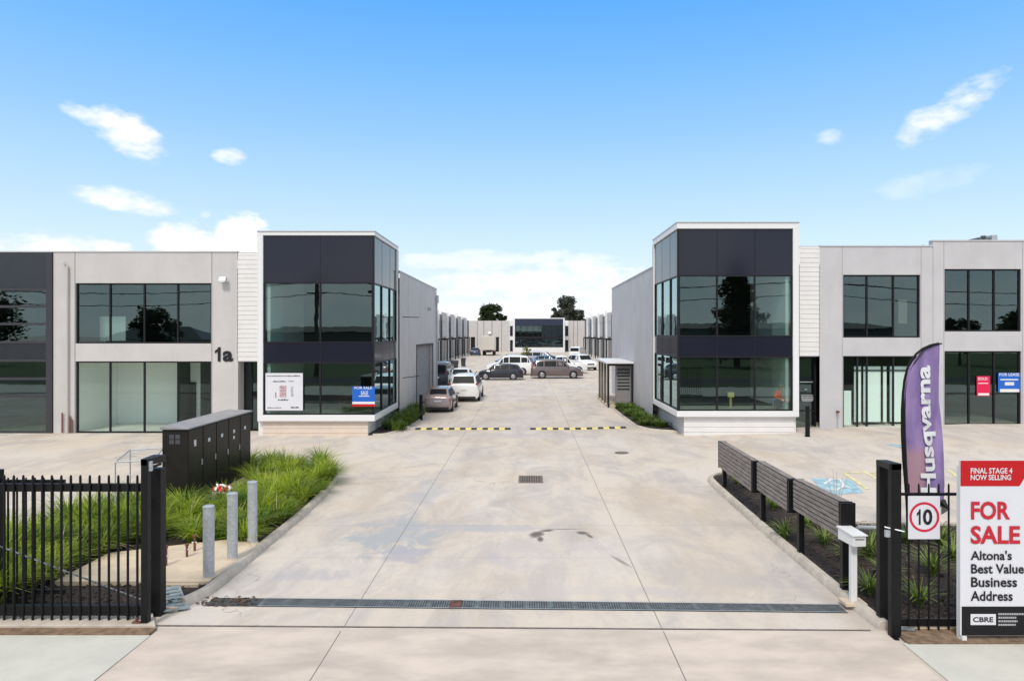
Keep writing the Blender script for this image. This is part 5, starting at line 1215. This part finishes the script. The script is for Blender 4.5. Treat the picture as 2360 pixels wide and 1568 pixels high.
poster('window_poster', PX(2250, py), PX(2280.5, py), PZ(911.5, py), PZ(866, py), py-.03, 'signpink', 'crimson poster with white headline in the far right shop window', [('SOLD', .08, .80, .80, .94, 'signwhite')], [(.1, .03, .92, .14, 'label'), (.1, .62, .85, .66, 'label')])
poster('window_poster', PX(2299, py), PX(2350, py), PZ(902.6, py), PZ(858.5, py), py-.03, 'signblue', 'blue and white FOR LEASE poster in the far right shop window', [('FOR LEASE', .05, .84, .95, .99, 'signwhite')], [(.08, .0, .95, .16, 'label'), (.3, .35, .72, .52, 'signwhite'), (.1, .62, .9, .68, 'label')])

# things inside the windows
PT = thing('potted_plant', (PX(795, 28.2), 28.2, .7), 'dark leafy pot plant standing inside the left glass tower window', 'plant')
mb = MB(); X = PX(795, 28.2); mb.tube([(X, 28.2, .68), (X, 28.2, 1.0)], [.16, .22], 14); mb.build('pot', 'roller', PT, smooth=True)
mb = MB(); blades(mb, X, 28.2, 1.0, 120, .9, .1, .9, .03)
mb.build('foliage', principled('red_brown_leaf', (.10, .035, .02), .6, var=.5), PT)
DS = thing('display_stand', (PX(1684, 27.6), 27.6, .9), 'slim yellow display stand inside the right glass tower', 'stand')
X = PX(1684, 27.6); mb = MB(); mb.tube([(X, 27.6, .9), (X, 27.6, PZ(903, 27.6))], .05, 10); mb.tube([(X-.3, 27.6, .93), (X+.3, 27.6, .93)], .05, 8); mb.build('upright', 'yellow', DS)
mb = MB(); mb.box(X-.12, X+.12, 27.52, 27.68, PZ(915, 27.6), PZ(903, 27.6)); mb.build('head', 'yellow', DS, bevel=.02)
# ================================================================== PERSON
def skin_mesh(name, verts, edges, mat, parent, sub=2):
    me = bpy.data.meshes.new(name); me.from_pydata([v[:3] for v in verts], edges, []); o = bpy.data.objects.new(name, me); COL.objects.link(o)
    m_ = o.modifiers.new('s', 'SKIN'); m_.use_smooth_shade = True
    for i, v in enumerate(verts):
        r_ = v[3] if isinstance(v[3], tuple) else (v[3], v[3]); me.skin_vertices[0].data[i].radius = r_; me.skin_vertices[0].data[i].use_root = (i == 0)
    if sub: s_ = o.modifiers.new('b', 'SUBSURF'); s_.levels = sub; s_.render_levels = sub
    dg = bpy.context.evaluated_depsgraph_get(); new = bpy.data.meshes.new_from_object(o.evaluated_get(dg)); bpy.data.objects.remove(o)
    new.materials.clear(); new.materials.append(M[mat]); new.name = name
    for p in new.polygons: p.use_smooth = True
    ob = bpy.data.objects.new(name, new); COL.objects.link(ob); ob.parent = parent; return ob
FLZ = 1.13
PN = thing('person', (PX(1797, 27.1), 27.1, FLZ), 'person in a hi-vis orange top and navy trousers crouching inside the right glass tower', 'person')
# one continuous body (skin): crouching, knees up, hands brought together in front
bv = [(0, .05, .22, (.13, .11)), (0, .02, .40, (.12, .09)), (0, -.06, .60, (.15, .095)), (0, -.10, .72, (.055, .055)), (0, -.13, .79, (.07, .08)), (0, -.14, .88, (.076, .09)), (0, -.14, .95, (.05, .06)),
      (-.18, -.08, .66, .052), (-.24, -.20, .44, .042), (-.10, -.42, .40, .030), (.18, -.08, .66, .052), (.24, -.20, .44, .042), (.10, -.42, .38, .030),
      (-.10, .03, .20, .085), (-.17, -.36, .40, .062), (-.15, -.16, .07, .045), (-.16, -.30, .04, .036), (.10, .03, .20, .085), (.17, -.36, .38, .062), (.15, -.16, .07, .045), (.16, -.30, .04, .036)]
be = [(0,1),(1,2),(2,3),(3,4),(4,5),(5,6),(2,7),(7,8),(8,9),(2,10),(10,11),(11,12),(0,13),(13,14),(14,15),(15,16),(0,17),(17,18),(18,19),(19,20)]
for hx, hy, hz_, sgn, w_ in ((-.10, -.42, .40, -1, 9), (.10, -.42, .38, 1, 12)):
    palm = len(bv); bv.append((hx*.8, hy-.06, hz_-.005, (.030, .016))); be.append((w_, palm))
    for k, (fx, fl) in enumerate(((-.026, .05), (-.009, .062), (.009, .058), (.024, .046))):
        a = len(bv); bv.append((hx*.8+fx, hy-.10, hz_-.01, .009)); be.append((palm, a)); bv.append((hx*.8+fx*1.1, hy-.10-fl*.6, hz_-.025, .008)); be.append((a, a+1)); bv.append((hx*.8+fx*1.1, hy-.10-fl*.8, hz_-.05, .0075)); be.append((a+1, a+2))
    a = len(bv); bv.append((hx*.8-sgn*.04, hy-.07, hz_, .010)); be.append((palm, a)); bv.append((hx*.8-sgn*.045, hy-.11, hz_-.01, .009)); be.append((a, a+1))
skin_mesh('body', bv, be, 'skin', PN)
skin_mesh('hi_vis_shirt', [(0, .05, .24, (.16, .14)), (0, .02, .40, (.155, .12)), (0, -.06, .61, (.18, .125)), (0, -.09, .70, (.09, .08)), (-.185, -.08, .65, .072), (-.245, -.19, .46, .060), (-.20, -.28, .43, .052), (.185, -.08, .65, .072), (.245, -.19, .46, .060), (.20, -.28, .42, .052)],
          [(0,1),(1,2),(2,3),(2,4),(4,5),(5,6),(2,7),(7,8),(8,9)], 'orange', PN)
skin_mesh('trousers', [(0, .06, .20, (.15, .13)), (-.10, .02, .20, .10), (-.17, -.36, .40, .08), (-.155, -.17, .12, .062), (.10, .02, .20, .10), (.17, -.36, .38, .08), (.155, -.17, .12, .062)], [(0,1),(1,2),(2,3),(0,4),(4,5),(5,6)], 'denim', PN)
skin_mesh('boot', [(-.15, -.15, .09, .05), (-.155, -.26, .045, .048), (-.16, -.34, .04, .04)], [(0,1),(1,2)], 'blackplastic', PN, 1)
skin_mesh('boot', [(.15, -.15, .09, .05), (.155, -.26, .045, .048), (.16, -.34, .04, .04)], [(0,1),(1,2)], 'blackplastic', PN, 1)
skin_mesh('hair', [(0, -.115, .865, (.086, .09)), (0, -.12, .93, (.082, .088)), (0, -.13, .965, (.045, .05))], [(0,1),(1,2)], 'hair', PN)
for sx in (-.03, .03):
    fc = MB(); fc.tube([(sx, -.222, .895), (sx, -.234, .895)], .009, 8); fc.build('eye', 'blackplastic', PN, local=True)
    fc = MB(); fc.obox((sx*2.73, -.14, .875), .016, .03, .055, Matrix.Identity(3)); fc.build('ear', 'skin', PN, local=True, bevel=.006)
fc = MB(); fc.add([(-.012, -.222, .86), (.012, -.222, .86), (0, -.25, .862), (0, -.222, .905)], [(0,1,2),(0,2,3),(1,3,2)]); fc.build('nose', 'skin', PN, local=True)
fc = MB(); fc.box(-.023, .023, -.224, -.219, .832, .838); fc.build('mouth', principled('lips', (.32, .12, .10), .6), PN, local=True)

# ================================================================== VEHICLES
def car(name, loc, rz, kind, col, label, group='vehicles parked in the lane', metal=.2, L=None, W=None, Ht=None, rack=False):
    """+X is the nose. stations: x, half width factor, belt height, roof height, roof half width factor (fractions of L, W/2, H)"""
    K = {
     'sedan': (4.6, 1.8, 1.45, [(-.5,.86,.50,.53,.70),(-.47,.95,.60,.64,.74),(-.40,.98,.64,.68,.74),(-.36,1,.645,.70,.72),(-.22,1,.645,.975,.66),(-.05,1,.64,1,.68),(.08,1,.63,.98,.68),(.20,1,.61,.66,.74),(.36,.98,.56,.60,.74),(.46,.92,.48,.52,.68),(.5,.80,.38,.40,.60)], (3,4,5,6), 4.0),
     'hatch': (4.1, 1.72, 1.48, [(-.5,.86,.55,.58,.70),(-.48,.95,.62,.66,.72),(-.44,.98,.64,.72,.70),(-.36,1,.64,.95,.64),(-.2,1,.64,1,.67),(.0,1,.63,1,.68),(.12,1,.62,.97,.68),(.26,1,.60,.66,.74),(.40,.97,.55,.58,.72),(.47,.92,.46,.50,.66),(.5,.80,.38,.40,.60)], (2,3,4,5,6), 3.6),
     'wagon': (4.75, 1.80, 1.62, [(-.5,.88,.56,.58,.78),(-.49,.96,.62,.64,.80),(-.475,.98,.62,.66,.80),(-.42,1,.62,.96,.72),(-.25,1,.615,1,.74),(.0,1,.61,1,.74),(.12,1,.60,.96,.73),(.27,1,.58,.63,.78),(.40,.98,.54,.58,.76),(.47,.93,.46,.50,.70),(.5,.82,.36,.38,.62)], (2,3,4,5,6), 4.0),
     'suv': (4.8, 1.92, 1.74, [(-.5,.88,.50,.52,.76),(-.485,.96,.60,.62,.78),(-.46,.98,.62,.66,.78),(-.39,1,.62,.94,.70),(-.25,1,.61,.99,.72),(.0,1,.60,1,.73),(.12,1,.60,.95,.72),(.25,1,.585,.63,.78),(.38,.98,.55,.59,.78),(.46,.94,.48,.52,.72),(.5,.84,.36,.38,.66)], (2,3,4,5,6), 4.0),
     'ute': (5.2, 1.86, 1.80, [(-.5,.94,.54,.56,.88),(-.49,.97,.56,.58,.90),(-.18,1,.56,.58,.90),(-.165,1,.57,.62,.82),(-.14,1,.58,.97,.72),(.0,1,.58,1,.74),(.08,1,.58,.97,.73),(.20,1,.57,.62,.80),(.38,.98,.55,.59,.80),(.47,.94,.48,.52,.74),(.5,.84,.36,.38,.66)], (3,4,5,6), 4.4),
     'van': (4.9, 1.90, 1.98, [(-.5,.92,.55,.57,.84),(-.495,.97,.56,.60,.84),(-.485,.99,.56,.92,.82),(-.44,1,.56,.99,.80),(-.2,1,.56,1,.80),(.1,1,.56,1,.80),(.24,1,.54,.95,.76),(.40,.99,.50,.55,.82),(.45,.97,.45,.49,.80),(.48,.93,.38,.42,.74),(.5,.86,.30,.32,.68)], (3,4,5,6), 4.2),
    }[kind]
    l, w, h, st, gl, _ = K; l = L or l; w = W or w; h = Ht or h; hw = w/2; z0 = .22*min(1, h/1.6)
    r = thing(name, loc, label, 'van' if kind == 'van' else ('ute' if kind == 'ute' else 'car'), group, rz)
    def sec(s_):
        x, a, b, c, rr = s_; x *= l; A = hw*a; return [(x, 0, z0), (x, A*.90, z0), (x, A*.985, z0+.10), (x, A, (z0+b*h)/2), (x, A*.955, b*h), (x, min(hw*rr, A*.93), c*h-.035*h*(c > .9)), (x, min(hw*rr, A*.93)*.80, c*h), (x, 0, c*h+.015*h*(c > .55))]
    S = [sec(s_) for s_ in st]
    rl = lambda P: [P[i] for i in range(8)]+[(P[i][0], -P[i][1], P[i][2]) for i in range(6, 0, -1)]
    R = [rl(P) for P in S]; m_ = 14; mb = MB(); vs = [p for q in R for p in q]; fs = []
    for i in range(len(R)-1):
        for k in range(m_): fs.append((i*m_+k, i*m_+(k+1) % m_, (i+1)*m_+(k+1) % m_, (i+1)*m_+k))
    fs.append(tuple(range(m_-1, -1, -1))); fs.append(tuple((len(R)-1)*m_+k for k in range(m_)))
    mb.add(vs, fs); body = mb.build('body', col, r, smooth=True, local=True)
    # glass laid on the greenhouse
    def gq(a, b, c, d, u0, u1, v0, v1, mbx, off=.006):
        a, b, c, d = map(Vector, (a, b, c, d)); f = lambda u, v: a.lerp(b, u).lerp(d.lerp(c, u), v); n = (b-a).cross(d-a).normalized()
        ctr = f(.5, .5); n = n if n.dot(ctr-Vector((0, 0, h*.5))) > 0 else -n
        mbx.add([f(u0, v0)+n*off, f(u1, v0)+n*off, f(u1, v1)+n*off, f(u0, v1)+n*off], [(0, 1, 2, 3)])
    g0, g1 = gl[0], gl[-1]
    for s_ in (1, -1):
        mbx = MB(); y_ = lambda P: (P[0], P[1]*s_, P[2])
        for i in range(g0, g1+1):
            if i+1 >= len(S) : continue
            c0, c1 = st[i][3], st[i+1][3]; u0, u1 = (.05, .95)
            if kind == 'van' and i < 5: continue
            a, b, c, d = y_(S[i][4]), y_(S[i+1][4]), y_(S[i+1][5]), y_(S[i][5])
            if abs(c0-c1) > .15:   # sloping pillar: triangular light
                A_, B_, C_, D_ = map(Vector, (a, b, c, d)); f = (lambda u, v: A_.lerp(B_, u).lerp(D_.lerp(C_, u), v))
                if c0 > c1: pts_ = [f(.04, .08), f(.66, .08), f(.1, .86)]; pts_[2] = A_.lerp(D_, .88)+(B_-A_)*.10
                else: pts_ = [f(.36, .08), f(.96, .08), B_.lerp(C_, .88)+(A_-B_)*.10]
                n = (B_-A_).cross(D_-A_).normalized(); n = n if n.y*s_ > 0 else -n; mbx.add([p+n*.008 for p in pts_], [(0, 1, 2)])
            else: gq(a, b, c, d, u0, u1, .08, .88, mbx)
        if mbx.f: mbx.build('side_window', 'carglass', r, local=True)
    def screenglass(i, nm, v0=.10, v1=.92):
        mbx = MB(); P, Q = S[i], S[i+1]
        if st[i][3] > st[i+1][3]: lo, hi = Q, P
        else: lo, hi = P, Q
        a, b = (lo[0][0], -lo[5][1]*.96, lo[6][2]), (lo[0][0], lo[5][1]*.96, lo[6][2]); c, d = (hi[0][0], hi[5][1]*.92, hi[6][2]), (hi[0][0], -hi[5][1]*.92, hi[6][2])
        gq(a, b, c, d, .03, .97, v0, v1, mbx, .022); mbx.build(nm, 'carglass', r, local=True)
    js = max(range(5, len(st)-1), key=lambda i: st[i][3]-st[i+1][3]); screenglass(js, 'windshield')
    if kind != 'van' or True:
        jr = max(range(0, 4), key=lambda i: st[i+1][3]-st[i][3]); screenglass(jr, 'rear_window')
    # wheels and arches
    wr = .34 if kind in ('suv', 'ute', 'van') else .31; wb = l*.30
    arch = MB()
    for sx in (-1, 1):
        for sy in (-1, 1):
            x = sx*wb+l*.015; y = sy*hw
            arch.tube([(x, y*.90, wr+.02), (x, y*1.006, wr+.02)], wr*1.16, 24)
            wm = MB(); wm.tube([(x, y*.88, wr), (x, y*.99, wr), (x, y*1.02, wr)], [wr, wr, wr*.93], 28); wo = wm.build('wheel', 'tyre', r, smooth=True, local=True)
            rm = MB(); rm.tube([(x, y*1.018, wr), (x, y*1.028, wr)], [wr*.64, wr*.60], 24)
            rm.build('rim', 'rim', wo, smooth=True, local=True)
            sp = MB()
            for k in range(5):
                th = k*2*pi/5; sp.obox((x+cos(th)*wr*.42, y*1.031, wr+sin(th)*wr*.42), wr*.13, .006, wr*.3, Matrix.Rotation(-th+pi/2, 3, 'Y'))
            sp.build('rim_opening', 'blackplastic', wo, local=True)
    each(arch, 'wheel_arch', 'blackplastic', r, smooth=True, local=True)
    bl = MB(); bl.box(l*.47, l*.505, -hw*.72, hw*.72, z0, z0+.16); bl.box(-l*.506, -l*.47, -hw*.80, hw*.80, z0-.02, z0+.12); each(bl, 'bumper', 'blackplastic', r, bevel=.02, local=True)
    for s_ in (-1, 1):
        q = MB(); q.add([(l*.485, s_*hw*.52, .36*h), (l*.497, s_*hw*.55, .43*h), (l*.455, s_*hw*.93, .46*h), (l*.46, s_*hw*.945, .37*h)], [(0, 1, 2, 3)]); 
        q2 = MB(); q2.obox((l*.468, s_*hw*.74, .42*h), .10, hw*.36, .09*h, Matrix.Rotation(s_*-.25, 3, 'Z')); q2.build('headlight', 'clearlamp', r, bevel=.01, local=True)
        q = MB()
        if kind in ('wagon', 'van', 'suv'): q.obox((-l*.483, s_*hw*.87, .58*h), .08, hw*.14, .24*h, Matrix.Rotation(0, 3, 'Y'))
        else: q.obox((-l*.478, s_*hw*.80, .52*h), .09, hw*.26, .11*h, Matrix.Rotation(s_*.15, 3, 'Z'))
        q.build('tail_light', 'redlamp', r, bevel=.01, local=True)
        q = MB(); q.obox((l*.215, s_*(hw+.07), .64*h), .12, .16, .12, Matrix.Identity(3)); q.build('side_mirror', col, r, bevel=.02, local=True)
    q = MB(); q.box(-l*.508, -l*.502, -.19, .19, .44*h, .50*h); q.build('number_plate', 'label', r, local=True)
    q = MB(); q.box(l*.488, l*.503, -hw*.42, hw*.42, .36*h, .44*h); q.build('grille', 'blackplastic', r, local=True)
    if kind == 'ute':
        q = MB(); q.box(-l*.485, -l*.20, -hw*.80, hw*.80, .585*h, .60*h); q.build('tray_cover', 'blackplastic', r, local=True)
    if rack:
        q = MB()
        for s_ in (-1, 1): q.tube([(-l*.3, s_*hw*.66, h*1.0), (-l*.28, s_*hw*.66, h*1.03), (l*.06, s_*hw*.66, h*1.035), (l*.08, s_*hw*.66, h*1.0)], .018, 6)
        q.build('roof_rail', 'blackplastic', r, local=True)
    return r
PAINT = {k: paint('car_paint_'+k, c, m_) for k, (c, m_) in dict(white=((.78,.78,.77),.0), black=((.012,.013,.02),.2), brown=((.15,.115,.11),.3), silver=((.42,.42,.44),.4), blue=((.12,.22,.34),.3), bronze=((.33,.25,.235),.35), lavender=((.40,.38,.45),.3), cream=((.62,.57,.50),.1), navy=((.03,.04,.10),.2)).items()}
up = pi/2
car('parked_car', (-3.8, 43.2, 0), up, 'wagon', PAINT['white'], 'white wagon seen from behind, parked along the left wall beside the roller door', rack=True, W=1.86)
car('parked_car', (-4.62, 37.1, 0), -up+pi, 'hatch', PAINT['bronze'], 'small bronze hatchback parked behind the black bollard at the left wall', L=3.5, W=1.45, Ht=1.27)
car('parked_car', (-5.0, 52.6, 0), up, 'sedan', PAINT['white'], 'white sedan parked in front of the white wagon', L=4.5)
car('parked_car', (-6.5, 51.6, 0), up, 'van', PAINT['black'], 'black van at the corner of the left wing wall', W=1.7, Ht=2.0)
car('parked_car', (-2.35, 60.9, 0), pi, 'hatch', PAINT['black'], 'black hatchback side on in the middle of the lane', L=4.05, Ht=1.42)
car('parked_car', (2.75, 63.0, 0), 0, 'suv', PAINT['brown'], 'brown grey four wheel drive side on, nose to the right', L=4.75)
car('parked_car', (-1.75, 68.0, 0), pi, 'suv', PAINT['white'], 'white four wheel drive side on behind the black hatchback', L=4.7, Ht=1.95)
car('parked_car', (3.6, 70.5, 0), radians(8), 'ute', PAINT['white'], 'white utility parked behind the brown four wheel drive', L=5.1, Ht=1.85)
car('parked_car', (-1.9, 87, 0), radians(200), 'hatch', PAINT['silver'], 'silver hatchback behind the white four wheel drive left of the young tree')
car('parked_car', (2.6, 84, 0), radians(-15), 'sedan', PAINT['blue'], 'pale blue sedan right of the young tree')
car('parked_car', (2.1, 95, 0), radians(-10), 'wagon', PAINT['lavender'], 'lavender grey wagon behind the pale blue sedan')
car('parked_car', (6.3, 78, 0), radians(-70), 'suv', PAINT['white'], 'white car with dark windows at the right end of the parked group')
car('parked_car', (8.5, 112, 0), radians(70), 'van', PAINT['white'], 'white van far back near the right row of units')
car('parked_car', (-9.6, 128, 0), radians(90), 'hatch', PAINT['navy'], 'dark blue car far back beside the cream truck')
# box truck, seen from behind
TK = thing('box_truck', (PX(1125, 126), 126, 0), 'cream box truck parked far back on the left, its rear doors towards the camera', 'truck')
X = PX(1125, 126); mb = MB(); mb.box(X-1.2, X+1.2, 126, 131.5, 1.05, 3.6); mb.build('cargo_box', PAINT['cream'], TK, bevel=.04)
mb = MB(); mb.box(X-1.16, X-.01, 125.96, 126, 1.1, 3.52); mb.box(X+.01, X+1.16, 125.96, 126, 1.1, 3.52); each(mb, 'rear_door', PAINT['cream'], TK)
mb = MB(); mb.box(X-1.05, X+1.05, 131.6, 133.6, .6, 2.6); mb.build('cab', PAINT['white'], TK, bevel=.1)
mb = MB(); mb.box(X-.5, X+.5, 126.1, 133, .6, 1.0); mb.build('chassis', 'blackplastic', TK)
for sx in (-1, 1):
    for y in (127.6, 132.4): mb = MB(); mb.tube([(X+sx*.75, y, .45), (X+sx*1.1, y, .45)], .45, 20); w_ = mb.build('wheel', 'tyre', TK, smooth=True)
    mb = MB(); mb.box(X+sx*.95-.12, X+sx*.95+.12, 125.93, 125.98, .85, 1.0); mb.build('tail_light', 'redlamp', TK)
# wheelie bins by the left row
def bin_(X, Y, lab):
    r = thing('wheelie_bin', (X, Y, 0), lab, 'bin', 'bins beside the left row')
    mb = MB(); mb.add([(X-.22, Y-.24, .08), (X+.22, Y-.24, .08), (X+.22, Y+.2, .08), (X-.22, Y+.2, .08), (X-.29, Y-.34, 1.0), (X+.29, Y-.34, 1.0), (X+.29, Y+.3, 1.0), (X-.29, Y+.3, 1.0)], [(3,2,1,0),(4,5,6,7),(0,1,5,4),(1,2,6,5),(2,3,7,6),(3,0,4,7)]); mb.build('tub', 'bluebin', r, bevel=.02)
    mb = MB(); mb.add([(X-.31, Y-.36, 1.001), (X+.31, Y-.36, 1.001), (X+.31, Y+.34, 1.001), (X-.31, Y+.34, 1.001), (X-.29, Y-.34, 1.05), (X+.29, Y-.34, 1.05), (X+.29, Y+.32, 1.10), (X-.29, Y+.32, 1.10)], [(3,2,1,0),(4,5,6,7),(0,1,5,4),(1,2,6,5),(2,3,7,6),(3,0,4,7)]); mb.build('lid', 'blackplastic', r)
    for sx in (-1, 1): mb = MB(); mb.tube([(X+sx*.2, Y+.28, .1), (X+sx*.27, Y+.28, .1)], .1, 12); mb.build('wheel', 'tyre', r)
bin_(-7.9, 76, 'dark bin just beyond the black van on the left'); bin_(-8.6, 77, 'dark bin left of the other one beyond the black van'); bin_(-7.8, 84, 'dark bin standing alone further along the left row')
